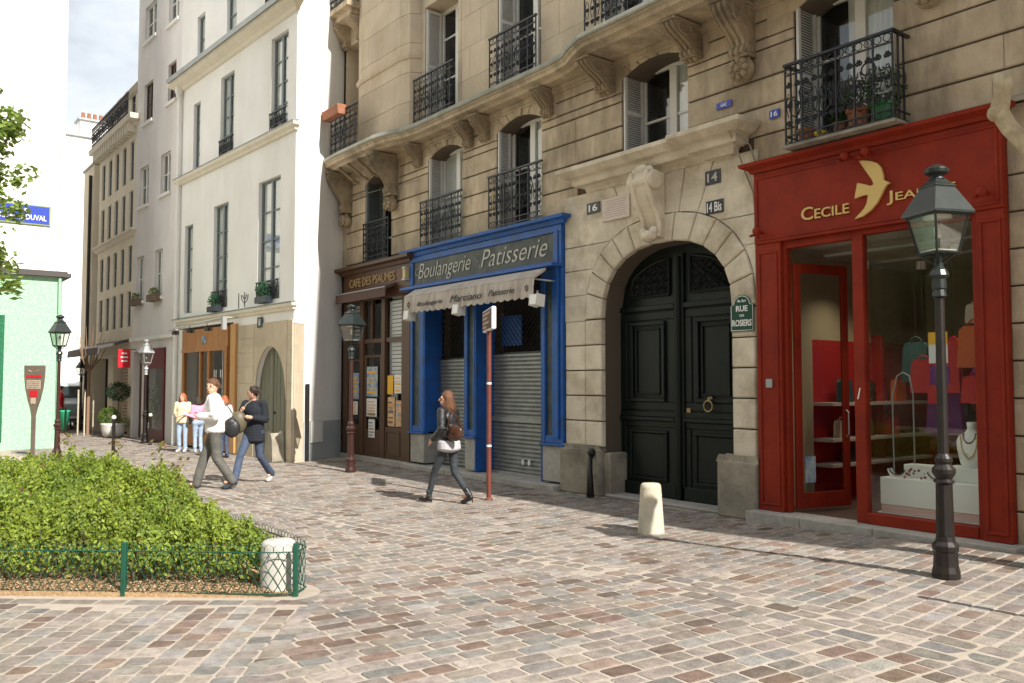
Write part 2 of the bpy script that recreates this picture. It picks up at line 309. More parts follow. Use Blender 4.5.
def arch_fill(mb, xa, xb, fn, zt, y, depth, n=16):
    for i in range(n):
        p, q = xa+(xb-xa)*i/n, xa+(xb-xa)*(i+1)/n; zp, zq = fn(p), fn(q)
        mb.add([(p,y,zp),(q,y,zq),(q,y,zt),(p,y,zt)], [(0,1,2,3)])
        mb.add([(p,y,zp),(p,y+depth,zp),(q,y+depth,zq),(q,y,zq)], [(0,1,2,3)])
def block(mb, poly, y0, y1, inset=.012):                  # a stone with a chamfered face; poly in (x,z)
    n = len(poly); cx = sum(p[0] for p in poly)/n; cz = sum(p[1] for p in poly)/n
    inn = []
    for i in range(n):
        a, b, c = Vector(poly[i-1]), Vector(poly[i]), Vector(poly[(i+1)%n])
        e1, e2 = (b-a).normalized(), (c-b).normalized(); n1, n2 = Vector((-e1.y,e1.x)), Vector((-e2.y,e2.x))
        m = n1+n2; m = m/max(m.length_squared/2, .3); q = b+m*inset
        if (Vector((cx,cz))-b).dot(q-b) < 0: q = b-m*inset
        inn.append(q)
    vs = [(p[0],y1,p[1]) for p in poly]+[(p[0],y0+inset*.7,p[1]) for p in poly]+[(p[0],y0,p[1]) for p in inn]
    fs = [tuple(range(2*n,3*n))]
    for k in (0, n):
        fs += [(k+i, k+(i+1)%n, k+n+(i+1)%n, k+n+i) for i in range(n)]
    mb.add(vs, fs)
def sweep(mb, path, prof):                                 # plan polyline (left to right), profile (outward distance, z)
    P = [Vector(p) for p in path]; n = len(P); m = len(prof); vs = []
    for i,p in enumerate(P):
        d1 = (P[i]-P[i-1]).normalized() if i else (P[1]-P[0]).normalized(); d2 = (P[i+1]-P[i]).normalized() if i<n-1 else d1
        n1, n2 = Vector((d1.y,-d1.x)), Vector((d2.y,-d2.x)); q = (n1+n2); q = q/max(q.length_squared/2,.4)
        vs += [(p.x+q.x*o, p.y+q.y*o, z) for o,z in prof]
    fs = [(i*m+k,(i+1)*m+k,(i+1)*m+(k+1)%m,i*m+(k+1)%m) for i in range(n-1) for k in range(m)]
    mb.add(vs, fs+[tuple(range(m)), tuple(range(n*m-1,(n-1)*m-1,-1))])
def cornice(mb, x0, x1, y, prof, ret=True):                # mitred moulding with returns to the wall
    path = [(x0,y+.001),(x1,y+.001)]
    n = len(prof)
    L_ = [(x0-(o if ret else 0), y-o, z) for o,z in prof]; R_ = [(x1+(o if ret else 0), y-o, z) for o,z in prof]
    mb.add(L_+R_, [(k,n+k,n+(k+1)%n,(k+1)%n) for k in range(n-1)])
    if ret:
        Lb = [(x0-o, y+.02, z) for o,z in prof]; Rb = [(x1+o, y+.02, z) for o,z in prof]
        mb.add(L_+Lb, [(k,(k+1),n+k+1,n+k) for k in range(n-1)]); mb.add(R_+Rb, [(k,n+k,n+k+1,(k+1)) for k in range(n-1)])
    else:
        mb.add([(x0,y,prof[0][1])]+L_, [tuple(range(n+1))]); mb.add([(x1,y,prof[0][1])]+R_, [tuple(range(n,-1,-1))])

# ------------------------------------------------------------------ ground
def sm(t): t = max(0, min(1, t)); return t*t*(3-2*t)
def gz(x, y): return .11*sm((x+7.2)/3.7)
gx = [-400,-120,-60,-46]+[-46+.5*i for i in range(1,96)]+[4,12,40,120,400]
gy = [-400,-120,-40,-20,-14]+[-14+.5*i for i in range(1,31)]+[4,12,40,120,400]
gx = sorted(set(gx)); gy = sorted(set(gy))
mb = MB(); vs = [(x, y, gz(x,y)-.0045) for x in gx for y in gy]; ny = len(gy)
mb.add(vs, [(i*ny+j,(i+1)*ny+j,(i+1)*ny+j+1,i*ny+j+1) for i in range(len(gx)-1) for j in range(ny-1)])
M['joint'] = mat('joint_sand', (.39,.335,.275), .95, (.45,.39,.325), 5, c3=(.36,.30,.23), ns3=2, amt=.6, bump=.5, bs=90)
g = mb.build('ground', M['joint'], smooth=True); g['kind'] = 'structure'

def setts():
    V=[]; F=[]; C=[]
    pal = [((.285,.243,.208),34),((.255,.218,.184),24),((.315,.272,.235),20),((.24,.218,.192),18),((.215,.207,.188),10),((.20,.140,.108),8),((.235,.175,.140),8),((.16,.125,.10),5),((.28,.262,.238),12)]
    tot = sum(p[1] for p in pal)
    def color():
        k = R.random()*tot
        for c,wt in pal:
            k -= wt
            if k <= 0: break
        j = R.uniform(.70,1.06); return (c[0]*j, c[1]*j*R.uniform(.98,1.02), c[2]*j*R.uniform(.95,1.05), 1)
    def sett(cx, cy, ang, l, wd, dz=0, tilt=.0012, gap=.021):
        l2, w2 = l/2-gap/2, wd/2-gap/2; c, s = cos(ang), sin(ang); o = len(V); q = .013
        base = [(-l2+q,-w2),(l2-q,-w2),(l2,-w2+q),(l2,w2-q),(l2-q,w2),(-l2+q,w2),(-l2,w2-q),(-l2,-w2+q)]
        jit = [(R.uniform(-.0035,.0035), R.uniform(-.0035,.0035)) for _ in base]
        tx, ty, z0 = R.uniform(-tilt,tilt)/l2, R.uniform(-tilt,tilt)/w2, gz(cx,cy)+dz+R.uniform(-.0008,.0008)
        for k,(ins,z) in enumerate(((0,-.03),(0,-.003),(.006,0.0))):
            for (px,py),(jx,jy) in zip(base,jit):
                f = 1-ins/max(abs(px),abs(py),.05); x_, y_ = (px+jx)*f, (py+jy)*f
                V.append((cx+x_*c-y_*s, cy+x_*s+y_*c, z0+z+(tx*x_+ty*y_ if k else 0)))
        V.append((cx,cy,z0+.0008))
        n0 = len(F)
        for r in range(2):
            F.extend((o+r*8+i, o+r*8+(i+1)%8, o+r*8+8+(i+1)%8, o+r*8+8+i) for i in range(8))
        F.extend((o+16+i, o+16+(i+1)%8, o+24) for i in range(8))
        C.append((len(F)-n0, color()))
    gut = lambda x: -3.72-.05*(x+4)*.35 if x > -6 else -3.68+.16*(x+6)*(.9 if x>-12 else 0) if x>-12 else -4.5+.02*(x+12)
    A1, A2 = Vector((-4.84,-7.10)), Vector((-6.035,-6.294)); dd = (A2-A1).normalized(); nn = Vector((-dd.y, dd.x))   # nn points to the left-front zone
    def side(x, y): return (Vector((x,y))-A1).dot(nn)
    hd = Vector((cos(radians(50)), sin(radians(50)))); hn = Vector((-hd.y, hd.x)); H0 = Vector((-6.66,-6.45))
    def hside(x, y): return (Vector((x,y))-H0).dot(hn)       # >0 towards the bed
    # bed outline to keep clear
    def inbed(x, y):
        if x > -6.4 or y > -5.9: return False
        if hside(x,y) > -.02 and y < -5.96: return True
        return False
    # main rows, running across the street; each run is trimmed where it meets the gutter
    x = -46.
    while x < -.2:
        wd = R.uniform(.142,.154)
        for lo, hi in ((-10, None), (None, .02)):
            def sh_(yc):
                s_ = (yc+3.7)*(-.09 if yc>-3.7 else .07)
                return s_*(max(0, 1+(x+14)/6) if x < -14 else 1)
            if lo is None: lo = gut(x)+.272
            if hi is None: hi = gut(x)-.272
            y = lo+(R.uniform(-.2,0) if lo==-10 else 0)
            while y < hi-.04:
                l = R.uniform(.18,.27)
                if hi-y < .38: l = (hi-y) if hi-y < .26 else (hi-y)/2
                yc = y+l/2; y += l
                X = x+sh_(yc)+.010*sin(yc*1.1+x*.3)
                if yc > -.08 and -18.5<X: continue
                if X > -.2 or X < -46: continue
                if yc < -5.0 and side(X,yc) > .05 and (hside(X,yc) < .1) : continue
                if inbed(X,yc): continue
                if X < -9 and yc < -9.03+.10*(-X) - .6: continue
                if -24.6 < X and X < -17.5 and yc > -1.65-.061*(-17.49-X): continue
                if X < -24.5 and yc > -2.0: continue
                if X < -27 and yc < -4.4: continue
                ang = pi/2+(-.07 if yc<=-3.7 else .09)*(1 if X>-14 else 0)
                sett(X, yc, ang, l, wd)
        x += wd
    # gutter courses, running along the street
    for r, off in enumerate((-.19,-.005,.18)):
        x = -26.
        while x < -1:
            l = R.uniform(.20,.30); X = x+l/2; x += l
            y = gut(X)+off; sl = math.atan2(gut(X+.1)-gut(X-.1), .2)
            sett(X, y+R.uniform(-.008,.008), sl, l, R.uniform(.165,.185), dz=-.002, tilt=.003)
    # the left front field, its own direction
    a2 = radians(146); e1 = Vector((cos(a2), sin(a2))); e2 = Vector((-e1.y, e1.x)); k = -3.0
    while k < 5:
        wd = R.uniform(.150,.166); t = -5+R.uniform(0,.2)
        while t < 3:
            l = R.uniform(.155,.225); p = A1+e1*(t+l/2)+e2*k; t += l
            if side(p.x,p.y) < .03 or hside(p.x,p.y) > -.29 or p.y < -9.6: continue
            sett(p.x, p.y, a2, l, wd)
        k += wd
    # boundary course and the header course along the bed
    for off, wdt in ((-.13,.155),):
        t = -4
        while t < .55:
            l = R.uniform(.24,.36); p = H0+hd*(t+l/2)+hn*off; t += l
            sett(p.x,p.y,math.atan2(hd.y,hd.x),l,wdt, tilt=.002)
    for i in range(9):                                       # round the corner
        a = radians(-40+i*18); sett(-6.78+.42*cos(a), -6.22+.36*sin(a), a+pi/2, .2, .15)
    t = 0
    while t < 6:
        l=R.uniform(.22,.3); p = Vector((-6.9,-5.85))+Vector((-1,0))*(t+l/2); sett(p.x,p.y,pi,l,.15); t+=l
    me = bpy.data.meshes.new('pavement'); me.from_pydata(V, [], F)
    at = me.color_attributes.new('col', 'FLOAT_COLOR', 'CORNER'); buf = []; fi = 0
    for n_, c in C:
        for _ in range(n_):
            buf.extend(c*len(F[fi])); fi += 1
    at.data.foreach_set('color', buf); me.materials.append(attr_mat('sett_stone', .8, .8, 11, .34, .3, bs=60, stain=.20))
    o = bpy.data.objects.new('pavement', me); COL.objects.link(o); o['kind'] = 'structure'
setts()

# ------------------------------------------------------------------ shared facade fittings
def railing_mesh(w_, h, d=0, belly=False, dense=1.):       # ornate wrought iron panel, local x 0..w, z 0..h, front at y=0, returns of depth d
    mb = MB(); T = mb.tube
    mb.box(-.02,w_+.02,-.02,.02,h-.03,h); mb.box(0,w_,-.008,.008,h-.15,h-.132); mb.box(0,w_,-.01,.01,0,.02); mb.box(0,w_,-.008,.008,.10,.115)
    n = max(3, round(w_/.115*dense)); s = w_/n
    for i in range(0,n+1,1 if n<4 else 2): mb.box(i*s-.009,i*s+.009,-.009,.009,0,h)
    def spiral(cx, cz, r, a0, turns, sg, k=12):
        return [(cx+sg*(r*(1-.75*t/k))*cos(a0+turns*2*pi*t/k), 0, cz+(r*(1-.75*t/k))*sin(a0+turns*2*pi*t/k)) for t in range(k+1)]
    for i in range(n):
        cx = (i+.5)*s
        mb.torus((cx,0,h-.08), .045, .006, n=8, k=4)
        mb.torus((cx,0,.06), .035, .006, n=8, k=4)
        hh = h-.27; r = s*.30
        for sg in (-1,1):
            T(spiral(cx-sg*s*.16, .115+hh*.20, r, -pi/2, 1.1, sg), .011, 4)
            T(spiral(cx-sg*s*.16, .115+hh*.84, r, pi/2, -1.1, sg), .011, 4)
            T([(cx+sg*s*.1,0,.115+hh*(.30+.05*q)) if q<1 else (cx+sg*s*(.1+.25*sin(q*pi/8)),0,.115+hh*(.3+.05*q)) for q in range(9)], .007, 4)
        mb.torus((cx,0,.115+hh*.5), s*.24, .007, n=10, k=4)
        mb.ball((cx,0,.115+hh*.5), .022, 6, 4)
    # large central motif
    c = w_/2
    for sg in (-1,1):
        for q,(zz,rr) in enumerate(((.42,.17),(.62,.12))):
            T(spiral(c+sg*w_*(.15+.13*q), h*zz, rr*h, pi/2*(1-2*q), 1.3, sg, 16), .011, 4)
    if d:
        for x in (0, w_):
            mb.box(x-.02,x+.02,0,d,h-.03,h); mb.box(x-.01,x+.01,0,d,0,.02); mb.box(x-.008,x+.008,0,d,.1,.115)
            for q in range(1,3): mb.box(x-.009,x+.009,d*q/3-.009,d*q/3+.009,0,h)
            mb.torus((x,d*.5,h*.5), d*.3, .008, 'x', 10, k=4)
    return mb
RAILS = {}
def railing(parent, x0, x1, z, h, y, d=0, name='railing', label=None):
    key = (round(x1-x0,2), h, d)
    if key not in RAILS:
        o = railing_mesh(x1-x0, h, d).build(name, M['iron'], parent); RAILS[key] = o.data
    else:
        o = bpy.data.objects.new(name, RAILS[key]); COL.objects.link(o); o.parent = parent
    o.location = (x0, y, z)
    if label: o['label'] = label
    return o
def window(parent, x0, x1, z0, z1, y, fm='white_paint', leaves=2, bars=(.5,), curtain=None, fw_=.075, deep=.35, shutter=0, sh_mat='shutter', y_wall=0, label=None):
    f = MB(); W_ = x1-x0
    f.box(x0,x0+fw_,y,y+.06,z0,z1); f.box(x1-fw_,x1,y,y+.06,z0,z1); f.box(x0+fw_,x1-fw_,y,y+.06,z0,z0+fw_); f.box(x0+fw_,x1-fw_,y,y+.06,z1-fw_,z1)
    if leaves == 2: f.box((x0+x1)/2-fw_*.9,(x0+x1)/2+fw_*.9,y-.012,y+.05,z0+fw_,z1-fw_)
    for b in bars:
        zz = z0+(z1-z0)*b; f.box(x0+fw_,x1-fw_,y+.008,y+.045,zz-.018,zz+.018)
    fo = f.build('window', M[fm], parent, bevel=.004)
    if label: fo['label'] = label
    g_ = MB(); g_.box(x0+fw_*.9,x1-fw_*.9,y+.022,y+.028,z0+fw_*.9,z1-fw_*.9); g_.build('pane', M['winglass'], fo)
    if curtain:
        c_ = MB(); xa, xb = x0+W_*curtain[0], x0+W_*curtain[1]; n = int((xb-xa)/.02)
        vs = [(xa+(xb-xa)*i/n, y+.05+.010*sin(i*1.9+x0*7), z) for i in range(n+1) for z in (z0,z1)]
        c_.add(vs, [(2*i,2*i+2,2*i+3,2*i+1) for i in range(n)]); c_.build('curtain', M['curtain'], fo, smooth=True)
    b_ = MB(); b_.box(x0-.1,x1+.1,y+deep,y+deep+.02,z0-.1,z1+.1); b_.box(x0-.1,x0,y+.06,y+deep,z0,z1); b_.box(x1,x1+.1,y+.06,y+deep,z0,z1); b_.box(x0,x1,y+.06,y+deep,z0-.1,z0); b_.box(x0,x1,y+.06,y+deep,z1,z1+.1)
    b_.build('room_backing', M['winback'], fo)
    if shutter:
        s_ = MB(); xs = x0+.035; d0, d1 = y_wall+.01, y_wall+shutter
        s_.box(xs,xs+.035,d0,d0+.05,z0+.02,z1-.05); s_.box(xs,xs+.035,d1-.05,d1,z0+.02,z1-.05)
        for zz in (z0+.02, (z0+z1)/2-.03, z1-.11): s_.box(xs,xs+.035,d0+.05,d1-.05,zz,zz+.06)
        z = z0+.1
        while z < z1-.12:
            s_.obox((xs+.018,(d0+d1)/2,z), ((d1-d0)/2-.05,.016,.003), (0,1,0), (.6,0,-.8), (.8,0,.6)); z += .034
        s_.build('shutter', M[sh_mat], parent)
    return fo
def corbel_mesh(w_, h, d, big=False):                      # scrolled console: local x -w/2..w/2, top z=0, wall y=0, outward -y
    mb = MB(); n = 14; pr = [(0.0,0.0)]
    for i in range(n+1):
        t = i/n; dep = d*(.30+.70*(0.5+0.5*cos(pi*min(1,t*1.25))) if t<.8 else .30+.10*sin((t-.8)/.2*pi)); pr.append((-dep, -h*.10-h*.82*t))
    pr.append((0.0,-h*.92))
    mb.prism([(y,z) for y,z in pr], -w_/2, w_/2, 'x')
    for k in (-1,0,1):
        x = k*w_*.33; mb.tube([(x, y-.008, z) for y,z in pr[1:-1]], w_*.10, 6)
    for s_ in (-1,1):
        mb.torus((s_*w_*.5,-d*.62,-h*.24), d*.22, .018, 'x', 12, k=5); mb.torus((s_*w_*.5,-d*.62,-h*.24), d*.1, .016, 'x', 8, k=5)
        mb.torus((s_*w_*.5,-d*.22,-h*.80), d*.13, .014, 'x', 8, k=5)
    mb.box(-w_*.62,w_*.62,-d*1.06,0,-h*.07,0); mb.box(-w_*.56,w_*.56,-d*1.0,0,-h*.12,-h*.07)
    mb.box(-w_*.56,w_*.56,-d*.36,0,-h*.95,-h*.90)
    for k in (-1,0,1): mb.ball((k*w_*.33,-d*.2,-h*.99), w_*.15, 8, 6)
    if big:
        mb.ball((0,-d*.16,-h*1.14), (w_*.62,d*.22,w_*.62), 12, 8)
        for q in range(8): mb.ball((w_*.42*cos(q*pi/4),-d*.34,-h*1.14+w_*.42*sin(q*pi/4)), w_*.17, 6, 5)
        mb.ball((0,-d*.38,-h*1.14), w_*.18, 6, 5)
    return mb

# ------------------------------------------------------------------ the main stone building
B = thing('apartment_building', 'beige cut-stone apartment building with scrolled corbels above the shops and carriage door', 'building')
XL, XR, TOP = -18.45, 3.0, 15.5
win1 = [(-17.30,-16.10,4.35,6.42),(-14.60,-13.36,4.35,6.42),(-12.25,-10.98,4.35,6.42),(-9.06,-7.77,5.12,6.5),(-6.07,-4.80,4.50,6.5),(-2.6,-1.4,4.5,6.5)]
win2 = [(-18.34,-17.45,7.0,9.72),(-14.73,-13.51,7.0,9.45),(-12.22,-10.98,7.0,9.6),(-9.5,-8.3,7.0,9.6),(-6.2,-5.0,7.0,9.6)]
win3 = [(a,b,10.6,12.6) for a,b,_,_ in win2]
shops = [(-18.2,-15.3,0.0,4.2),(-15.13,-10.35,0.0,4.4),(-9.47,-7.03,0.0,3.72),(-6.6,-3.7,.02,4.35)]
wb = MB(); wall_sheet(wb, XL, XR, -.1, 6.62, .03, shops+win1, .50)
acx = -8.25
NE = 2.35
def se(a, b, th): c_, s_ = cos(th), sin(th); return (acx+a*math.copysign(abs(c_)**(2/NE), c_), 2.70+b*abs(s_)**(2/NE))
doorarch = lambda x: 2.70+1.03*max(0,1-min(1,abs(x-acx)/1.22)**NE)**(1/NE)
arch_fill(wb, -9.47, -7.03, doorarch, 3.72, .03, .47, 24)
def segarch(a, b, top, rise=.17):
    h_ = (b-a)/2; r = (h_*h_+rise*rise)/(2*rise); c = (a+b)/2
    return lambda x: top-rise+math.sqrt(max(0,r*r-(x-c)**2))-(r-rise)
for a,b,c,d in win1: arch_fill(wb, a, b, segarch(a,b,d-.02), d, .03, .47, 10)
wb.build('backing_wall', M['groove'], B)
sb = MB()                                                  # the first floor coursing
courses = [4.47,4.87,5.24,5.61,5.98,6.35,6.62]
def course_blocks(mb, za, zb, x0, x1, ops, k, y0=0, y1=.03, lmin=.9, lmax=1.5):
    cuts = [x0]; segs = []
    for o in sorted(ops):
        if o[2] < zb-.02 and o[3] > za+.02: segs.append((cuts[-1], o[0])); cuts.append(o[1])
    segs.append((cuts[-1], x1))
    for a,b in segs:
        if b-a < .05: continue
        n = max(1, round((b-a)/R.uniform(lmin,lmax))); off = R.uniform(-.12,.12) if n>1 else 0; p = a
        for i in range(n):
            q = b if i==n-1 else a+(b-a)*(i+1)/n+off
            block(mb, [(p+.002,za+.013),(q-.002,za+.013),(q-.002,zb-.013),(p+.002,zb-.013)], y0+R.uniform(-.002,.002), y1); p = q
vous = [(a-.38,b+.38,6.12,6.62) for a,b,c,d in win1]
for i in range(len(courses)-1):
    za, zb = courses[i], courses[i+1]
    ops = [(a,b,c,6.13) for a,b,c,d in win1]+[(a-.0,b+.0,c,d) for a,b,c,d in vous]+[(-10.06,-6.68,4.3,5.08)]
    if zb > 6.1 and za < 6.12:                             # the course that meets the flat arches
        course_blocks(sb, za, 6.12, XL, XR, [(a,b,c,6.13) for a,b,c,d in win1], i); continue
    if za > 6.2: 
        course_blocks(sb, 6.12, 6.35, XL, XR, [(a,b,6.0,6.7) for a,b,c,d in vous], i); course_blocks(sb, za, zb, XL, XR, [(a,b,6.0,6.7) for a,b,c,d in vous], i); continue
    course_blocks(sb, za, zb, XL, XR, ops, i)
for a,b,c,d in win1:                                       # voussoirs fanning over each window
    f = segarch(a,b,d-.02); n = 7; c0 = (a+b)/2; A_, B_ = a-.38, b+.38
    xs_in = [a+(b-a)*i/n for i in range(n+1)]; xs_out = [A_+(B_-A_)*i/n for i in range(n+1)]
    for i in range(n):
        p, q = xs_in[i], xs_in[i+1]; P, Q = xs_out[i], xs_out[i+1]
        zlow_p = 6.125 if i==0 else f(p); zlow_q = 6.125 if i==n-1 else f(q)
        poly = [(p,f(p)),(q,f(q)),(Q,6.615),(P,6.615)]
        if i==0: poly = [(A_,6.125),(a,6.125),(a,f(a)),(q,f(q)),(Q,6.615),(A_,6.615)]
        if i==n-1: poly = [(p,f(p)),(b,f(b)),(b,6.125),(B_,6.125),(B_,6.615),(P,6.615)]
        if i in (0,n-1):
            mb2 = [(x,z) for x,z in poly]; sb.prism([(x+(.004 if i else 0),z) for x,z in mb2], .002, .03)
        else: block(sb, [(poly[0][0]+.008,poly[0][1]),(poly[1][0]-.008,poly[1][1]),(poly[2][0]-.008,poly[2][1]),(poly[3][0]+.008,poly[3][1])], -.02 if i==n//2 else 0, .03)
# sills and ground floor piers outside the portal
for i in range(12): block(sb, [(-3.66,.1+.37*i),(XR,.1+.37*i),(XR,.1+.37*i+.35),(-3.66,.1+.37*i+.35)], 0, .03)
sb.box(XL,-18.2,0,.03,0,4.46)
sb.box(-10.42,-10.33,-.002,.03,.75,4.46)
sb.build('wall', M['stone'], B, label='rusticated cut stone of the first floor')
# stained strip over the red shop
mb = MB(); mb.box(-6.5,-3.4,-.10,0,4.49,4.535); mb.box(-3.66,XR,-.06,0,4.49,4.56); mb.build('ledge', M['stone_dark'], B)
# upper wall with the shallow canted bay
ub = MB(); wall_sheet(ub, XL, XR, 6.62, TOP, 0, win2+win3, .45); ub.build('wall', M['stone_up'], B, label='smooth pale ashlar of the upper floors')
ub = MB(); bay = [(-17.40,.01),(-17.28,-.20),(-17.0,-.27),(-15.3,-.27),(-15.0,-.20),(-14.88,.01)]
z = 6.9; k = 0
while z < TOP:
    zz = min(z+.62, TOP); sweep(ub, bay, [(-.02,z),(0,z+.006),(0,zz-.006),(-.02,zz)]); z = zz
ub.build('bay', M['stone_up'], B)
ub = MB(); sweep(ub, bay, [(-.01,8.42),(.03,8.44),(.05,8.50),(.05,8.54),(-.01,8.56)]); ub.build('bay_moulding', M['stone_up'], B); ub = MB(); sweep(ub, bay, [(-.01,6.9),(.04,6.9),(.04,7.28),(-.01,7.32)])
ub.build('bay_base', M['stone_up'], B)
jb = MB()
for q, zq in enumerate((7.5,8.12,8.74,9.36,9.98,10.6,11.2)):
    for a,b in ((-14.88,-14.73),(-13.51,-12.22),(-10.98,-9.5),(-8.3,-6.2),(-5.0,XR)): jb.box(a,b,-.0015,.003,zq,zq+.009)
    for a in (-13.1+.35*(q%2), -10.5-.3*(q%2), -7.4+.4*(q%2)): jb.box(a,a+.006,-.0015,.003,zq,zq+.62)
for a in (-14.86,-13.40): jb.box(a,a+.012,-.002,.003,6.9,TOP)
jb.build('ashlar_joints', M['stone_dark'], B)
rb = MB(); rb.box(XL,XR,.5,9,TOP-.05,TOP+.1); rb.box(XL,XL+.2,.0,9,-.1,TOP); rb.box(XR-.2,XR,.6,9,-.1,TOP); rb.box(XL,XR,8.8,9,-.1,TOP); rb.build('rear_wall', M['stone_up'], B)
rb = MB(); cornice(rb, XL+.3, XR, 0, [(0,TOP-.5),(.05,TOP-.45),(.06,TOP-.3),(.10,TOP-.22),(.10,TOP),(0,TOP+.06)]); rb.build('roof_cornice', M['stone_up'], B)
# the long balcony slab
path = [(-18.40,-.58),(-18.05,-.70),(-17.4,-.74),(-15.7,-.72),(-15.2,-.64),(-14.85,-.50),(-14.4,-.45),(-10.2,-.45),(-9.85,-.50),(-9.55,-.64),(-9.2,-.76),(-7.0,-.78),(XR,-.78)]
mb = MB(); sweep(mb, path, [(-.80,6.62),(-.20,6.62),(-.16,6.66),(-.06,6.68),(-.05,6.735),(-.015,6.75),(0,6.80),(-.8,6.81)]); mb.build('balcony_slab', M['stone'], B)
mb = MB(); sweep(mb, path, [(-.79,6.805),(.018,6.775),(.028,6.80),(.012,6.86),(-.05,6.90),(-.79,6.93)]); mb.build('slab_flashing', M['moss'], B)
mb = MB(); mb.box(XL,XR,-.05,0,6.54,6.615); mb.box(XL,XR,-.025,0,6.50,6.54); mb.build('string_course', M['stone'], B)
cm = corbel_mesh(.21, .44, .34); proto = None
for cx in (-14.9,-13.08,-12.55,-10.75,-9.3,-7.6):
    if proto is None: proto = cm.build('corbel', M['corbel'], B, bevel=.006); o = proto
    else: o = proto.copy(); COL.objects.link(o)
    o.location = (cx,-.002,6.60)
    if cx in (-9.3,-7.6): o.scale.y = 1.7; o.scale.z = 1.06; o.scale.x = 1.1
for cx, h, d, wd in ((-18.05,.96,.60,.24),(-15.92,.92,.60,.26),(-6.76,.74,.55,.27),(-4.35,.64,.55,.25)):
    corbel_mesh(wd, h, d, True).build('corbel', M['corbel'], B, bevel=.006, loc=(cx,-.002,6.60), label='large console ending in a carved rosette')
# inner ribs under the bay, left
for cx in (-17.5,-17.05,-16.6): mb = MB(); mb.tube([(cx,-.05,6.3),(cx-.03,-.2,6.36),(cx-.05,-.38,6.5),(cx-.06,-.55,6.6)], .035, 6); mb.build('soffit_rib', M['corbel'], B)
# windows, shutters, railings
window(B,-17.30,-16.10,4.35,6.42,.44,'shutter',curtain=None,bars=(.33,.7),shutter=.40,sh_mat='greyblue')
window(B,-14.60,-13.36,4.35,6.42,.34,curtain=(.05,.95),bars=(.55,),shutter=.32)
window(B,-12.25,-10.98,4.35,6.42,.34,curtain=(.45,.95),bars=(.6,),shutter=.28)
window(B,-9.06,-7.77,5.12,6.5,.44,curtain=(.56,.98),bars=(.42,),shutter=.42, label='wide white casement above the portal cornice')
window(B,-6.07,-4.80,4.50,6.5,.44,curtain=(.35,.98),bars=(.62,),shutter=.40)
window(B,-2.6,-1.4,4.5,6.5,.44)
window(B,-18.34,-17.45,7.0,9.72,.40,curtain=None,bars=(.4,.7),shutter=.38)
for a,b,c,d in win2[1:]: window(B,a,b,c,d,.40,curtain=(.3,.9) if a<-12.5 and a>-14 else None,bars=(.4,.75),shutter=.36)
for a,b,c,d in win3: window(B,a,b,c,d,.40,bars=(.5,))
for x0,x1,z,h,y in ((-17.26,-16.12,4.44,.88,-.06),(-14.75,-13.27,4.47,.93,-.08),(-12.38,-10.88,4.50,.96,-.08)): railing(B,x0,x1,z,h,y)
for a,b in ((-14.9,-13.45),(-12.25,-10.92)): railing(B,a,b,7.0,.95,-.16)
railing(B,-9.55,-8.15,7.0,.95,-.3)
railing(B,-17.85,-16.55,6.93,.93,-.60)
railing(B,-5.95,-4.62,4.54,.98,-.36,.34)
mb = MB(); mb.box(-5.98,-4.59,-.39,0,4.54-.035,4.54-.001); mb.build('balcony_floor', M['stone_dark'], B)
mb = MB(); mb.box(-18.4,-17.2,-.55,0,10.28,10.40); mb.box(-18.3,-17.3,-.4,0,10.16,10.28)
mb.build('small_balcony', M['stone'], B); railing(B,-18.3,-17.3,10.4,.9,-.5,.4)
for cx in (-18.2,-17.45): corbel_mesh(.2,.5,.4).build('corbel', M['stone'], B, loc=(cx,-.002,10.15))

# ---- portal
pb = MB()
for k in range(9):                                          # jambs in two widths of block
    za, zb = .74+.392*k, .74+.392*(k+1)
    if zb <= 2.72:
        block(pb, [(-10.33,za+.008),(-9.86,za+.008),(-9.86,zb-.008),(-10.33,zb-.008)], -.03, .03)
        block(pb, [(-9.84,za+.008),(-9.475,za+.008),(-9.475,zb-.008),(-9.84,zb-.008)], -.055, .03, .02)
        block(pb, [(-7.025,za+.008),(-6.66,za+.008),(-6.66,zb-.008),(-7.025,zb-.008)], -.055, .03, .02)
ro, ri, n = 1.62, 1.225, 17; a_ = [pi*i/n for i in range(n+1)]
zs = 2.70                                                   # springing follows the block joint
aa = [pi*i/13 for i in range(14)]
for i in range(13):
    p, q = aa[i]+.005, aa[i+1]-.005; poly = [se(1.225,1.03,p),se(1.225,1.03,q),se(1.60,1.42,q),se(1.60,1.42,p)]
    block(pb, poly, -.055, .03, .02)
tb = 4.70                                                   # the spandrel stones fanning up to the cornice
fan = [(-10.33,2.70),(-10.33,3.10),(-10.33,3.50),(-10.33,3.88),(-10.33,4.70),(-9.20,4.70),(-8.70,4.70),(-7.80,4.70),(-7.30,4.70),(-6.60,4.70),(-6.60,3.88),(-6.60,3.50),(-6.60,3.10),(-6.60,2.70)]
def hit(p):                                                # the ring's outer edge facing a fan point
    best = None
    for k in range(401):
        th = pi*k/400; e = se(1.612,1.432,th)
        if p[1] < 4:
            if (e[0]-acx)*(p[0]-acx) < 0: continue
            d_ = abs(e[1]-p[1])
        else: d_ = abs(math.atan2(e[1]-2.5,e[0]-acx)-math.atan2(p[1]-2.5,p[0]-acx))
        if best is None or d_ < best[0]: best = (d_, th)
    return best[1]
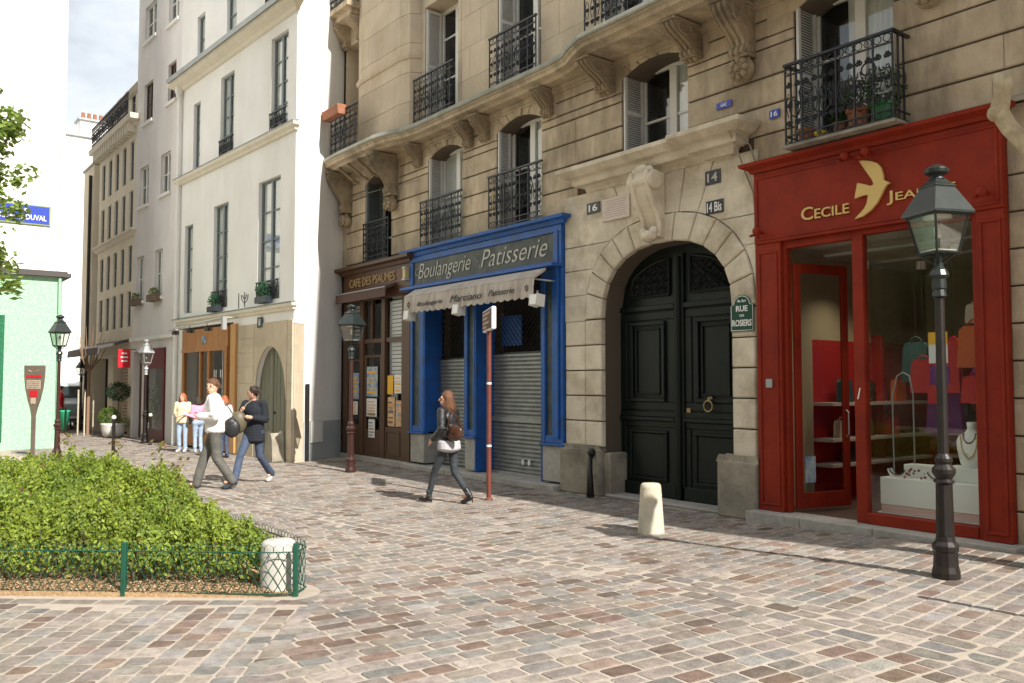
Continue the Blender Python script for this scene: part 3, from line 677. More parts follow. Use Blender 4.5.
for i in range(len(fan)-1):
    if i in (4,9): continue
    outer = [fan[i],fan[i+1]]
    if i in (3,8): outer = [fan[i],fan[i+1],fan[i+2]]
    t0, t1 = hit(outer[0]), hit(outer[-1]); g_ = .0045
    inner = [se(1.612,1.432,t0+(t1-t0)*k/6) for k in range(7)]
    d0 = Vector((outer[0][1]-2.5, -(outer[0][0]-acx))).normalized()*g_
    poly = outer+inner[::-1]
    c_ = Vector((sum(p[0] for p in poly)/len(poly), sum(p[1] for p in poly)/len(poly)))
    poly = [tuple(Vector(p)+(c_-Vector(p)).normalized()*.005) for p in poly]
    if abs(inner[0][0]-outer[0][0])<.03 and abs(inner[-1][0]-outer[-1][0])<.03: continue
    pb.prism(poly[::-1], -.03, .03)
pb.box(-6.66,-6.602,-.02,.03,.74,2.7)
pb.build('door_surround', M['stone_door'], B, bevel=.008)
mb = MB(); mb.box(-10.40,-9.50,-.10,.03,0,.70); mb.prism([(-10.40,.70),(-9.50,.70),(-9.53,.74),(-10.37,.74)],-.08,.03)
mb.box(-9.50,-9.35,.0,.5,0,.66); mb.build('plinth', M['stone_dark'], B, bevel=.02, seg=2); mb = MB(); mb.box(-7.22,-6.605,-.14,.03,0,.72); mb.prism([(-7.22,.72),(-6.605,.72),(-6.62,.78),(-7.19,.78)],-.12,.03); mb.box(-7.2,-7.03,.03,.5,0,.72)
mb.build('plinth', M['stone_dark'], B, bevel=.02, seg=2)
mb = MB(); prof = [(0,4.70),(.05,4.70),(.07,4.76),(.10,4.79),(.20,4.80),(.22,4.84),(.22,4.90),(.30,4.92),(.36,4.97),(.40,5.00),(.40,5.06),(.0,5.12)]
cornice(mb, -9.74, -7.04, 0, prof)
for a,b in ((-7.38,-6.96),): cornice(mb, a+.06, b-.02, -.05, [(p[0]+.03,p[1]+.002) for p in prof[:-1]]+[(0,5.10)])
mb.build('portal_cornice', M['stone_door'], B, bevel=.004)
# keystone console with side volutes
mb = MB(); n = 16; pr = [(0,0)]
for i in range(n+1):
    t = i/n; pr.append((-(.12+.22*(.5+.5*cos(pi*t))+.05*sin(t*pi*2)*(1 if t>.5 else .2)), -.92*t))
pr.append((0,-.92)); mb.prism(pr, -.155, .155, 'x')
for s_ in (-1,1):
    mb.tube([(s_*.15,y-.01,z) for y,z in pr[1:-1]], .035, 6)
    mb.torus((s_*.20,-.25,-.13), .10, .04, 'x', 14, k=6); mb.ball((s_*.2,-.25,-.13),.05,8,6)
mb.tube([(-.24,-.27,-.13),(.24,-.27,-.13)], .095, 12); mb.ball((0,-.16,-.90),(.15,.10,.09),10,6); mb.ball((-.1,-.17,-.84),(.06,.06,.07),8,6); mb.ball((.1,-.17,-.84),(.06,.06,.07),8,6)
mb.ball((0,-.30,.03),(.12,.07,.07),10,6); mb.ball((-.12,-.28,.02),(.08,.05,.05),8,5); mb.ball((.12,-.28,.02),(.08,.05,.05),8,5)
mb.build('keystone', M['stone_door'], B, loc=(-8.32,-.05,4.70), smooth=False, bevel=.004)
# carriage door
dy = .36
leafs = []
D = MB(); n = 24
pts = [(-9.46,.04),(-7.04,.04)]+[se(1.225,1.03,pi*i/n) for i in range(n+1)]
D.prism(pts[::-1], dy, dy+.06); do = D.build('carriage_door', M['doorpaint'], B)
D = MB()
def frame(x0,x1,z0,z1,y,t=.05,d=.03,mbb=None):
    q = mbb or D
    q.box(x0,x1,y-d,y,z0,z0+t); q.box(x0,x1,y-d,y,z1-t,z1); q.box(x0,x0+t,y-d,y,z0+t,z1-t); q.box(x1-t,x1,y-d,y,z0+t,z1-t)
for a,b in ((-9.44,-8.34),(-8.16,-7.06)):
    frame(a,b,.06,1.16,dy,.09,.02); frame(a+.17,b-.17,.28,1.02,dy,.045,.035); D.box(a+.22,b-.22,dy-.018,dy,.33,.97)
    D.box(a,b,dy-.06,dy,1.16,1.22); D.box(a,b,dy-.04,dy,1.22,1.30)
    frame(a,b,1.32,2.78,dy,.12,.02); frame(a+.20,b-.20,1.44,2.64,dy,.06,.045); frame(a+.30,b-.30,1.54,2.54,dy,.03,.03)
    D.box(a,b,dy-.05,dy,2.80,2.88)
D.box(-8.34,-8.16,dy-.05,dy,.05,3.60); D.tube([(-8.25,dy-.055,.06),(-8.25,dy-.055,3.55)], .05, 8)
D.box(-9.44,-7.06,dy-.05,dy,.05,.24)
D.build('door_moulding', M['doorpaint'], do, bevel=.008)
for s_ in (-1,1):                                          # pierced scroll panels in the arch
    q = MB(); pts = []
    x_in, x_out = acx+s_*.20, acx+s_*1.02
    ptsa = [(x_in,3.02)]+[(acx+s_*x_, doorarch(acx+x_)-.17) for x_ in [.20+.09*i for i in range(9)]]+[(acx+s_*.98,3.02)] 
    ptsa = [p for p in ptsa if p[1]>=2.95]
    if s_>0: ptsa = ptsa[::-1]
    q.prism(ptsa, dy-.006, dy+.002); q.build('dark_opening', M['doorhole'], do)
    q = MB(); q.tube([(p[0],dy-.02,p[1]) for p in ptsa+[ptsa[0]]], .025, 6)
    for i in range(6):
        for j in range(5):
            x_ = acx+s_*(.28+.125*i); z_ = 3.07+.11*j
            if z_ < doorarch(x_)-.21: q.torus((x_,dy-.02,z_), .05, .011, n=8, k=4, a0=i+j, a1=i+j+5)
    q.tube([(acx+s_*.25,dy-.02,3.05),(acx+s_*.5,dy-.02,3.28),(acx+s_*.8,dy-.02,3.08)], .013, 4)
    q.build('scroll_grille', M['doorpaint'], do)
q = MB(); q.torus((-7.69,dy-.09,1.40), .075, .012, n=16); q.ball((-7.69,dy-.06,1.49), .035, 8, 6); q.box(-7.72,-7.66,dy-.05,dy,1.44,1.53); q.build('knocker', M['brass'], do, smooth=True)
q = MB(); q.box(-8.10,-8.085,dy-.012,dy,1.1,1.6); q.box(-8.13,-8.06,dy-.03,dy-.01,1.28,1.36); q.build('lock_plate', M['brass'], do)
q = MB(); q.box(-9.46,-7.04,-.02,.5,0,.045); q.build('threshold', M['granite'], B, bevel=.01)
# pipe and cables by the portal
q = MB(); q.tube([(-6.78,-.44,5.0),(-6.80,-.18,4.72),(-6.78,-.06,4.45),(-6.66,-.05,4.15),(-6.63,-.05,3.8),(-6.62,-.05,.9)], .012, 6); q.tube([(-6.70,-.42,4.98),(-6.66,-.1,4.75),(-6.62,-.04,4.5)], .01, 6); q.build('cable', M['stone_dark'], B)
q = MB(); q.tube([(XL,-.012,6.1),(-14.9,-.012,5.9)], .006, 5); q.build('cable', M['stone_dark'], B)

# wheel guard by the door
q = MB(); q.tube([(-9.62,-.13,.62),(-9.58,-.20,.55),(-9.50,-.28,.36),(-9.42,-.34,.02)], [.03,.04,.045,.06], 8); q.ball((-9.62,-.13,.66), .065, 10, 8); q.tube([(-9.62,-.12,.30),(-9.50,-.25,.30)], .02, 6)
tag(q.build('wheel_guard', M['iron_dark'], smooth=True), 'curved black iron wheel guard at the left foot of the carriage door', 'wheel guard')

# ------------------------------------------------------------------ red boutique
RS = thing('shopfront', 'deep red painted boutique shopfront with gold bird and gold lettering', 'shopfront')
q = MB()
q.box(-6.60,-6.24,-.10,.10,.15,3.46); q.box(-3.93,-3.66,-.10,.10,.15,3.46); q.box(-6.60,-3.66,-.12,.10,3.46,4.36)
q.box(-5.32,-5.19,-.05,.06,.15,3.46); q.box(-6.24,-6.19,-.05,.05,.15,3.46); q.box(-3.99,-3.93,-.06,.05,.15,3.46)
q.box(-6.19,-5.32,-.05,.05,3.37,3.46); q.box(-5.19,-3.99,-.06,.05,3.40,3.46); q.box(-5.19,-3.99,-.07,.10,.15,.27)
frame(-6.56,-6.28,.22,3.36,-.10,.03,.015,q); frame(-3.90,-3.69,.22,3.36,-.10,.03,.015,q)
frame(-6.57,-3.69,3.50,4.30,-.12,.03,.014,q)
q.build('frame', M['red'], RS, bevel=.006)
q = MB(); cornice(q,-6.60,-3.66,-.12,[(0,4.36),(.03,4.36),(.05,4.40),(.09,4.42),(.13,4.44),(.14,4.48),(0,4.49)]); q.build('fascia_moulding', M['red'], RS)
q = MB(); q.box(-5.195,-3.985,-.004,.004,.265,3.405); q.build('shop_window', M['shopglass'], RS)
text('lettering','Cecile',M['gold'],RS,-5.91,-5.29,3.735,-.134,.155,caps=True,ext=.008,bold=.006)
text('lettering','Jeanne',M['gold'],RS,-4.84,-4.10,3.745,-.134,.155,caps=True,ext=.008,bold=.006)
# the gold bird
BIRD = [(-5.145,4.222),(-5.103,4.220),(-5.008,4.194),(-4.936,4.155),(-4.894,4.101),(-4.871,4.021),(-4.866,3.955),(-4.827,3.930),(-4.791,3.908),(-4.828,3.894),(-4.853,3.869),(-4.882,3.815),(-4.940,3.720),(-5.020,3.643),(-5.117,3.589),(-5.214,3.574),(-5.165,3.615),(-5.099,3.671),(-5.066,3.727),(-5.055,3.779),(-5.048,3.820),(-5.112,3.825),(-5.209,3.806),(-5.198,3.871),(-5.184,3.930),(-5.173,3.977),(-5.093,3.950),(-5.014,3.914),(-4.979,3.928),(-4.997,3.980),(-5.034,4.038),(-5.089,4.125)]
q = MB(); q.prism(BIRD, -.155, -.122); q.build('bird_emblem', M['gold'], RS)
for x_,z_ in ((-5.27,4.29),(-5.02,4.29),(-6.48,3.60),(-3.80,3.62)):
    q = MB(); q.tube([(x_,-.10,z_),(x_,-.22,z_)], .022, 8); q.lathe([(.02,0),(.045,.03),(.05,.07),(.03,.10)], (x_,-.24,z_-.05), 8); q.tube([(x_-.05,-.2,z_-.03),(x_-.08,-.26,z_-.05)],.018,6)
    q.build('spotlight', M['red'], RS, smooth=True)
q = MB(); q.box(-6.46,-6.37,-.125,-.10,1.66,1.77); q.build('intercom', M['grey_metal'], RS, bevel=.005)
# open door leaf, hinged on the left
DL = bpy.data.objects.new('door', None); COL.objects.link(DL); DL.parent = RS; DL.location = (-6.17,.06,0); DL.rotation_euler.z = radians(76)
q = MB(); q.box(0,.10,-.02,.02,.19,3.20); q.box(.76,.86,-.02,.02,.19,3.20); q.box(.10,.76,-.02,.02,3.08,3.20); q.box(.10,.76,-.02,.02,.19,.38); q.build('door_frame', M['red'], DL, bevel=.004)
q = MB(); q.box(.10,.76,-.003,.003,.38,3.08); q.build('door_pane', M['shopglass'], DL)
q = MB(); q.tube([(.80,-.02,1.05),(.80,-.06,1.08),(.80,-.06,1.35),(.80,-.02,1.38)], .01, 6); q.build('handle', M['grey_metal'], DL)
q = MB(); q.box(.14,.30,-.010,-.005,.50,.82); q.build('sticker', M['poster_b'], DL)
# step under the shop
q = MB()
for a,b in ((-6.66,-5.9),(-5.895,-5.0),(-4.995,-4.2),(-4.195,-3.55)): q.box(a,b,-.30,.1,-.05,.148)
tag(q.build('stone_step', M['granite'], bevel=.012, seg=2), 'long worn granite step below the red boutique', 'step')
# the room
SR = thing('shop_interior', 'dim boutique room with red lower walls and cream upper walls behind the red shopfront', 'room')
q = MB(); q.box(-6.6,-3.4,.10,4.2,.10,.145); q.build('floor', M['shopfloor'], SR)
q = MB(); q.box(-6.6,-3.4,.10,4.2,3.42,3.5); q.build('ceiling', M['ceiling'], SR)
q = MB(); q.box(-6.62,-6.55,.52,4.2,.14,2.3); q.box(-6.55,-3.4,4.1,4.2,.14,2.3); q.box(-3.45,-3.4,.5,4.1,.14,2.3); q.build('wall', M['interior_red'], SR)
q = MB(); q.box(-6.62,-6.55,.52,4.2,2.3,3.42); q.box(-6.55,-3.4,4.1,4.2,2.3,3.42); q.box(-3.45,-3.4,.5,4.1,2.3,3.42); q.box(-6.62,-6.5,.10,.95,.14,3.42); q.build('wall', M['interior'], SR, label='cream upper wall of the boutique')
for z_,y0 in ((.95,1.0),(1.42,1.0),(.62,1.0)):
    q = MB(); q.box(-6.55,-6.25,y0,3.6,z_,z_+.04); q.box(-6.2,-4.4,3.8,4.1,z_,z_+.04); q.build('shelf', M['shelf'], SR)
q = MB(); q.box(-6.55,-6.40,2.5,2.55,.145,2.4); q.build('divider', M['interior_red'], SR)
for x_,y_ in ((-5.5,1.9),(-4.6,.9),(-5.95,1.3)):                        # unseen spots added under the ceiling to brighten the room
    q = MB(); q.lathe([(.06,0),(.06,.10)], (x_,y_,3.20), 10); so_ = q.build('added_spot', M['enamel_white'], SR)
    ld = bpy.data.lights.new('fill_lamp','SPOT'); ld.energy = 26; ld.spot_size = radians(130); ld.spot_blend = .8; ld.color = (1,.86,.66); ld.shadow_soft_size = .06
    lo = bpy.data.objects.new('fill_lamp', ld); COL.objects.link(lo); lo.location = (x_,y_,3.18); lo.parent = SR
q = MB(); q.box(-6.05,-4.1,.55,.62,3.30,3.33); q.box(-6.05,-4.1,1.6,1.67,3.30,3.33); q.build('ceiling_track', M['grey_metal'], SR)
LASTBAG = [None]
def handbag(x,y,z,w_,h,m,label,group='handbags on show in the red boutique',rz=0,d=.09):
    o = thing('handbag', label, 'handbag', (x,y,z), rz, group); LASTBAG[0] = o
    q = MB(); q.prism([(-w_/2,0),(w_/2,0),(w_*.42,h*.9),(w_*.3,h),(-w_*.3,h),(-w_*.42,h*.9)], -d/2, d/2); q.build('bag_body', M[m], o, bevel=.015, seg=2)
    q = MB(); q.torus((0,0,h), w_*.26, .008, n=12, a0=0, a1=pi); q.build('strap', M[m], o)
for x,y,z,w_,h,m,l in ((-6.38,1.5,1.46,.24,.30,'teal','dark teal handbag on the upper shelf beside the open door'),(-6.38,2.1,1.46,.22,.26,'bag_brown','brown handbag next along the upper shelf'),
    (-6.38,1.4,.99,.20,.22,'tan','small tan pouch on the middle shelf'),(-6.38,2.0,.99,.26,.22,'bag_olive','low olive handbag on the middle shelf'),(-6.38,1.6,.66,.30,.20,'leather','wide black handbag on the lowest shelf'),
    (-5.6,3.95,1.46,.3,.34,'teal','dark teal handbag on the back wall shelf'),(-5.0,3.95,.99,.26,.25,'orange','orange handbag on the back wall shelf'),(-5.1,3.95,1.46,.28,.3,'purple','dark purple handbag on the back wall shelf'),
    (-6.38,2.9,1.46,.26,.30,'orange','orange handbag at the far end of the upper left shelf'),(-6.38,2.7,.99,.24,.24,'bag_red','red handbag at the far end of the middle left shelf'),(-5.9,3.95,.99,.28,.26,'leather','black handbag low on the back wall shelf'),(-4.7,3.95,1.46,.22,.28,'bag_brown','brown handbag at the right end of the back shelf')):
    handbag(x,y,z,w_,h,m,l,rz=pi/2 if y<3 else 0)
for i,(x,y,z,w_,h,m,l) in enumerate(((-5.75,2.2,1.75,.34,.5,'teal','large dark teal bag hanging inside beyond the open door'),(-5.45,2.6,1.3,.36,.5,'leather','large black bag hanging low inside beyond the open door'),(-4.45,1.3,1.75,.3,.4,'purple','purple bag hanging deep in the shop behind the lamp post'),(-4.20,.45,1.90,.34,.42,'orange','big orange bag hanging high at the right of the shop window'),(-4.16,.38,1.52,.30,.26,'bag_red','red and brown bag hanging just under the big orange one'),(-4.22,.5,2.38,.16,.18,'tan','small pale purse hanging above the big orange bag'),
    (-5.0,.9,1.62,.26,.36,'bag_red','bright red bag hanging at the left of the shop window'),(-4.82,.8,1.50,.10,.40,'bag_red','narrow red bag hanging second from left in the shop window'),(-4.62,.85,1.62,.12,.60,'bag_red','long red scarf bag hanging third from left in the window'),(-4.85,1.1,1.15,.4,.5,'purple','dark purple bag hanging low behind the red ones'))):
    handbag(x,y,z,w_,h,m,l)
    q = MB(); q.tube([(0,0,h+w_*.25),(0,0,3.42-z)], .004, 4); q.build('hanging_wire', M['iron'], LASTBAG[0])
o = thing('display_plinth', 'white two-step display plinth with pale pink edge in the shop window', 'display', (0,0,0))
q = MB(); q.box(-5.15,-4.02,.16,.62,.36,.66); q.box(-5.0,-4.55,.40,.60,.66,.80); q.box(-4.5,-4.02,.30,.60,.66,.82); q.build('upper_box', M['display'], o, bevel=.004)
q = MB(); q.box(-5.13,-4.0,.14,.60,.28,.355); q.build('lower_box', M['display_pink'], o)
q = MB(); q.box(-5.17,-3.98,.12,.64,.145,.275); q.build('base', M['display'], o)
for i,(x,y,z,r,l) in enumerate(((-5.00,.28,.66,.10,'white crescent necklace stand with dark beads, left on the plinth'),(-4.55,.26,.66,.11,'white crescent necklace stand with dark beads, beside the lamp post on the plinth'))):
    o = thing('necklace_stand', l, 'necklace stand', (x,y,z), 0, 'necklace stands on the white plinth')
    q = MB(); q.torus((0,0,.10), r, .03, 'y', 12, pi*1.02, pi*1.98, 8); q.build('stand', M['display'], o, smooth=True)
    q = MB(); 
    for k in range(11): a=pi*(1.15+.07*k); q.ball((r*.95*cos(a),-.03,.125+r*.95*sin(a)), .011, 6, 5)
    q.build('beads', M['bead_dark'], o)
q = MB()
for k in range(16): q.ball((-4.80+R.uniform(-.1,.1), .25+R.uniform(-.05,.05), .675+R.uniform(0,.09)), .014, 6, 5)
tag(q.build('jewellery_pile', M['bead_red']), 'small heap of brown beads between the two crescent stands', 'jewellery')
q = MB(); q.lathe([(.05,0),(.04,.02),(.02,.09),(.0,.1)], (-5.08,.2,.275+.0), 8); tag(q.build('ring_cone', M['display'], smooth=True), 'small white ring cone at the left end of the plinth edge', 'ring cone')
o = thing('display_bust', 'white headless display bust wearing a long straw bead necklace', 'display bust', (-4.26,.44,.82))
q = MB()
q.add(*(lambda pr:( [(rx*cos(2*pi*k/16), ry*sin(2*pi*k/16), z) for rx,ry,z in pr for k in range(16)], [(i*16+k,i*16+(k+1)%16,(i+1)*16+(k+1)%16,(i+1)*16+k) for i in range(len(pr)-1) for k in range(16)]+[tuple(range((len(pr)-1)*16,len(pr)*16))]))([(.11,.07,0),(.13,.08,.06),(.155,.09,.18),(.165,.085,.27),(.14,.07,.33),(.07,.05,.37),(.045,.045,.41),(.05,.05,.48)]))
q.build('bust', M['display'], o, smooth=True)
q = MB()
for k in range(40):
    t=k/39; a=pi*t; q.ball((-.085*cos(a), -.098+.02*abs(cos(a)), .34-.24*sin(a)), .010, 5, 4)
q.build('necklace', M['bead_gold'], o)
q = MB()
for k in range(22):
    t=k/21; a=pi*t; q.ball((-.065*cos(a), -.09+.03*abs(cos(a)), .36-.10*sin(a)), .012, 5, 4)
q.build('necklace', M['bead_dark'], o, label='short dark bead necklace')
q = MB(); q.tube([(-5.06,.30,.3)]+[(-5.06+.0*t,.3,1.60) for t in (1,)]+[(-5.0,.3,1.80),(-4.93,.3,1.84),(-4.86,.3,1.80),(-4.82,.3,1.60),(-4.82,.3,.82)], .009, 6)
tag(q.build('display_hoop', M['grey_metal'], smooth=True), 'tall arched grey metal display hoop at the left of the shop window', 'display hoop')
q = MB(); q.box(-4.50,-4.30,.03,.034,1.93,2.26); o = q.build('poster', M['poster_w']); tag(o, 'yellow and white poster stuck inside the boutique window behind the lamp post', 'poster')
q = MB(); q.box(-4.50,-4.30,.024,.029,2.13,2.26); q.build('upper_panel', M['poster_y'], o)
q = MB(); q.box(-4.49,-4.28,.02,.026,1.70,1.90); tag(q.build('poster', M['purple']), 'small purple card below the yellow and white poster', 'poster')
q = MB(); q.prism([(-.012,-.06),(.0,-.065),(.03,.06),(.018,.065)],-.005,.0); tag(q.build('shop_sticker', M['enamel_white'], loc=(-5.27,-.052,1.60)), 'slanted white sticker on the red mullion of the boutique', 'sticker')
# low wall and stone beside the boutique
# ------------------------------------------------------------------ blue bakery
BS = thing('shopfront', 'bright blue bakery shopfront with slate sign panel, shutters down', 'shopfront')
q = MB(); zb = .74
q.box(-15.13,-15.04,-.08,.03,zb,3.60); q.box(-14.78,-14.60,-.08,.03,zb,3.60); q.box(-15.04,-14.78,-.05,.03,zb,.80); 
q.box(-13.14,-13.06,-.08,.03,zb,3.60); q.box(-12.88,-12.82,-.08,.03,zb,3.60)
q.box(-10.88,-10.80,-.08,.03,zb,3.60); q.box(-10.62,-10.35,-.08,.03,zb,3.60); q.box(-10.50,-10.42,-.12,-.08,.82,4.2)
for a,b in ((-15.04,-14.78),(-13.06,-12.88),(-10.80,-10.62)): q.box(a,b,-.07,.03,zb,.86); q.box(a,b,-.07,.03,3.4,3.60)
q.box(-14.61,-14.57,-.07,.36,zb,3.6); q.box(-12.83,-12.79,-.07,.38,.1,3.6); q.box(-13.18,-13.14,-.07,.36,zb,3.6); q.box(-10.92,-10.88,-.07,.36,.1,3.6)
q.box(-15.13,-10.35,-.10,.03,3.60,3.72); q.box(-15.13,-10.35,-.10,.03,4.18,4.30); q.box(-15.13,-15.00,-.10,.03,3.72,4.18); q.box(-10.56,-10.35,-.10,.03,3.72,4.18)
q.box(-15.16,-14.56,-.11,.03,.70,.74); q.box(-13.18,-12.78,-.11,.03,.70,.74); q.box(-10.92,-10.32,-.11,.03,.70,.74)
q.build('frame', M['blue'], BS, bevel=.008)
q = MB(); cornice(q,-15.16,-10.32,-.08,[(0,4.30),(.05,4.30),(.08,4.36),(.16,4.38),(.17,4.43),(0,4.46)]); q.build('cornice', M['blue'], BS)
q = MB(); q.box(-15.2,-10.35,-.30,-.08,3.60,3.66); q.build('awning_box', M['blue'], BS, bevel=.01)
q = MB(); q.box(-15.0,-10.56,-.07,.02,3.72,4.18); q.build('sign_panel', M['blue_dark'], BS)
for a,b in ((-15.04,-14.78),(-13.06,-12.88),(-10.80,-10.62)):
    q = MB(); q.box(a,b,-.035,.02,.86,3.4); q.build('glass_panel', M['blue_dark'], BS)
text('lettering','Boulangerie',M['cream'],BS,-14.82,-12.95,3.93,-.078,.40,shear=.35,ext=.004,bold=-.008)
text('lettering','Patisserie',M['cream'],BS,-12.62,-10.72,3.98,-.078,.32,shear=.35,ext=.004,bold=-.008)
# curls on the two capitals
q = MB()
for x_,z_ in ((-14.86,3.97),(-12.72,4.02)): q.torus((x_,-.078,z_),.07,.006,'y',10,1,5,4); q.torus((x_+.1,-.078,z_-.16),.05,.005,'y',8,3,6,4)
q.build('lettering_flourish', M['cream'], BS)
def shutter(x0,x1,z0,zm,z1,y):
    o = bpy.data.objects.new('roller_shutter', None); COL.objects.link(o); o.parent = BS
    s_ = MB(); n = int((zm-z0)/.072)
    for i in range(n):
        za = z0+(zm-z0)*i/n; zb_ = z0+(zm-z0)*(i+1)/n
        s_.prism([(y,za),(y-.022,za+.02),(y-.022,zb_-.018),(y,zb_-.002),(y+.01,zb_),(y+.01,za)], x0, x1, 'x')
    s_.build('slats', M['roller'], o)
    s_ = MB(); d = .115; w_ = x1-x0; h = z1-zm; k = -h
    while k < w_:
        for sg in (1,-1):
            a = max(0,k) ; b = min(w_, k+h)
            if b>a:
                za, zb_ = a-k, b-k
                pa = (x0+a, y-.004, zm+za) if sg>0 else (x1-a, y+.004, zm+za); pb_ = (x0+b, y-.004, zm+zb_) if sg>0 else (x1-b, y+.004, zm+zb_)
                s_.tube([pa,pb_], .007, 4)
        k += d
    s_.box(x0,x1,y-.02,y+.02,zm-.03,zm+.02)
    s_.build('grille', M['iron_dark'], o)
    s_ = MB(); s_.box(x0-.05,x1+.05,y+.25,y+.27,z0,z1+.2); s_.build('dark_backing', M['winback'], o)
shutter(-14.57,-13.18,.10,2.20,3.6,.33); shutter(-12.79,-10.92,.12,2.26,3.6,.36)
q = MB(); q.box(-12.79,-10.92,.30,.345,1.02,1.10); q.build('shutter_lock_bar', M['roller'], BS)
for x_ in (-11.9,-11.72,-14.0): 
    q = MB(); q.box(x_,x_+.05,.30,.335,.28,.37); q.build('sticker', M['enamel_white'], BS)
q = MB(); q.box(-12.60,-12.0,.38,.40,2.4,2.95); q.build('inner_panel', M['blue'], BS)
q = MB()
for a,b in ((-15.13,-14.60),(-13.16,-12.80),(-10.90,-10.35)): block(q, [(a,.12),(b,.12),(b,.70),(a,.70)], -.06, .05); q.box(a+.01,b-.01,.05,.4,.12,.7)
q.box(-12.79,-10.92,.30,.40,.05,.12)
q.build('stone_base', M['granite'], BS, label='grey stone footing under the blue pilasters')
q = MB()
for a,b in ((-15.28,-13.6),(-13.595,-12.1),(-12.095,-10.42)): q.box(a,b,-.22,.4,-.05,.085)
tag(q.build('stone_step', M['granite'], bevel=.012), 'low worn stone step along the blue bakery and its shutters', 'step')
AW = thing('awning', 'faded grey half-rolled awning with scalloped valance under the blue sign', 'awning')
q = MB(); x0, x1 = -14.62, -10.52; n = 42
q.add([(x,y,z) for x in (x0,x1) for y,z in ((-.28,3.58),(-.50,3.44),(-.52,3.42),(-.50,3.40),(-.28,3.54))], [(0,5,6,1),(1,6,7,2),(2,7,8,3),(3,8,9,4),(0,1,2,3,4),(9,8,7,6,5)])
cols = n*4; vs=[]
for i in range(cols+1):
    x = x0+(x1-x0)*i/cols; ph = (i/4)%1*2*pi; zb_ = 3.11-.035*abs(sin(pi*i/8)); yy = -.515-.006*sin(i*.9)
    vs += [(x,yy,3.415),(x,yy-.012+.01*sin(i*.7),3.26),(x,yy-.015+.008*sin(i*.7+1),zb_)]
q.add(vs, [(3*i+k,3*i+3+k,3*i+4+k,3*i+1+k) for i in range(cols) for k in (0,1)])
q.add([(x0,-.28,3.54),(x0,-.51,3.41),(x0,-.52,3.15)],[(0,1,2)])
q.build('canopy', M['awning'], AW)
text('lettering','Boulangerie',M['awn_ink'],AW,-14.1,-13.2,3.225,-.545,.10,shear=.4,ext=.003)
text('lettering','Marciano',M['awn_ink'],AW,-12.95,-11.95,3.245,-.545,.13,shear=.4,ext=.003)
text('lettering','Patisserie',M['awn_ink'],AW,-11.75,-11.02,3.25,-.545,.10,shear=.4,ext=.003)
for x_ in (-14.42,-10.70):
    q = MB()
    for r_ in (0,1): 
        pts = [(x_+.05*cos(pi/2+2*pi*k/3+r_*pi/3),-.542,3.25+.06*sin(pi/2+2*pi*k/3+r_*pi/3)) for k in range(4)]; q.tube(pts,.005,4)
    q.build('printed_star', M['awn_ink'], AW)
for x_ in (-14.55,-10.62):
    q = MB(); q.tube([(x_,-.50,3.40),(x_+.2,-.26,3.36),(x_+.1,-.06,3.38)], .014, 6); q.build('folding_arm', M['grey_metal'], AW)
for i,(x_,l) in enumerate(((-14.50,'leftmost small white floodlight hanging under the awning valance'),(-12.76,'middle small white floodlight hanging under the awning valance'),(-10.52,'rightmost small white floodlight hanging under the awning valance'))):
    o = thing('floodlight', l, 'floodlight', (x_,-.46,3.06), 0, 'white floodlights under the grey awning')
    q = MB(); q.prism([(-.10,-.09),(.06,-.12),(.08,.06),(-.08,.08)], -.09, .09, 'x'); q.build('housing', M['white_plastic'], o, bevel=.01)
    q = MB(); q.box(-.01,.01,-.02,.02,.06,.14); q.build('bracket', M['grey_metal'], o)
# ------------------------------------------------------------------ brown cafe
CS = thing('shopfront', 'narrow dark brown wooden cafe shopfront with bronze lettering and posters', 'shopfront')
q = MB()
for a,b in ((-18.2,-17.98),(-17.38,-17.20),(-16.38,-16.22),(-15.50,-15.16)): q.box(a,b,-.07,.03,.10,3.60)
q.box(-18.2,-15.16,-.07,.03,3.56,3.84); q.box(-18.2,-15.16,-.07,.03,4.14,4.22); q.box(-17.98,-15.5,-.04,.03,2.60,2.70); q.box(-17.98,-17.38,-.05,.03,.10,.78); q.box(-16.22,-15.50,-.05,.03,.10,.78)
q.box(-17.98,-17.38,-.05,.03,2.2,2.25)
q.box(-17.2,-16.38,-.04,.03,2.28,2.34); q.box(-17.2,-17.1,-.04,.03,.10,2.3); q.box(-16.48,-16.38,-.04,.03,.10,2.3); q.box(-17.1,-16.48,-.04,.03,.10,.7)
q.box(-16.9,-16.84,-.04,.03,2.70,3.56)
frame(-17.92,-17.44,.18,.70,-.05,.03,.015,q); frame(-16.16,-15.56,.18,.70,-.05,.03,.015,q)
q.build('frame', M['brown'], CS, bevel=.006)
q = MB(); cornice(q,-18.2,-15.16,-.05,[(0,4.20),(.06,4.22),(.10,4.28),(.24,4.30),(.25,4.36),(0,4.40)]); q.build('cornice', M['brown'], CS)
q = MB(); q.box(-18.2,-15.16,-.075,.03,3.84,4.14); q.build('sign_board', M['brown_sign'], CS)
text('lettering','CAFE DES PSAUMES',M['bronze_letter'],CS,-17.85,-15.75,4.0,-.09,.19,shear=0,ext=.012,bold=-.004)
for a,b,c,d in ((-17.98,-17.38,.78,2.2),(-17.98,-17.38,2.25,2.6),(-17.98,-17.38,2.70,3.56),(-17.2,-16.38,2.34,2.6),(-17.2,-16.38,2.70,3.56),(-17.1,-16.48,.7,2.28),(-16.22,-15.50,.78,2.6),(-16.22,-15.50,2.70,3.56)):
    q = MB(); q.box(a,b,-.004,.002,c,d); q.build('pane', M['shopglass'], CS)
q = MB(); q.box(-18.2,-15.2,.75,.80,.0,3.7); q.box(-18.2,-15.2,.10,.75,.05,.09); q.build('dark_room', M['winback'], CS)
q = MB()
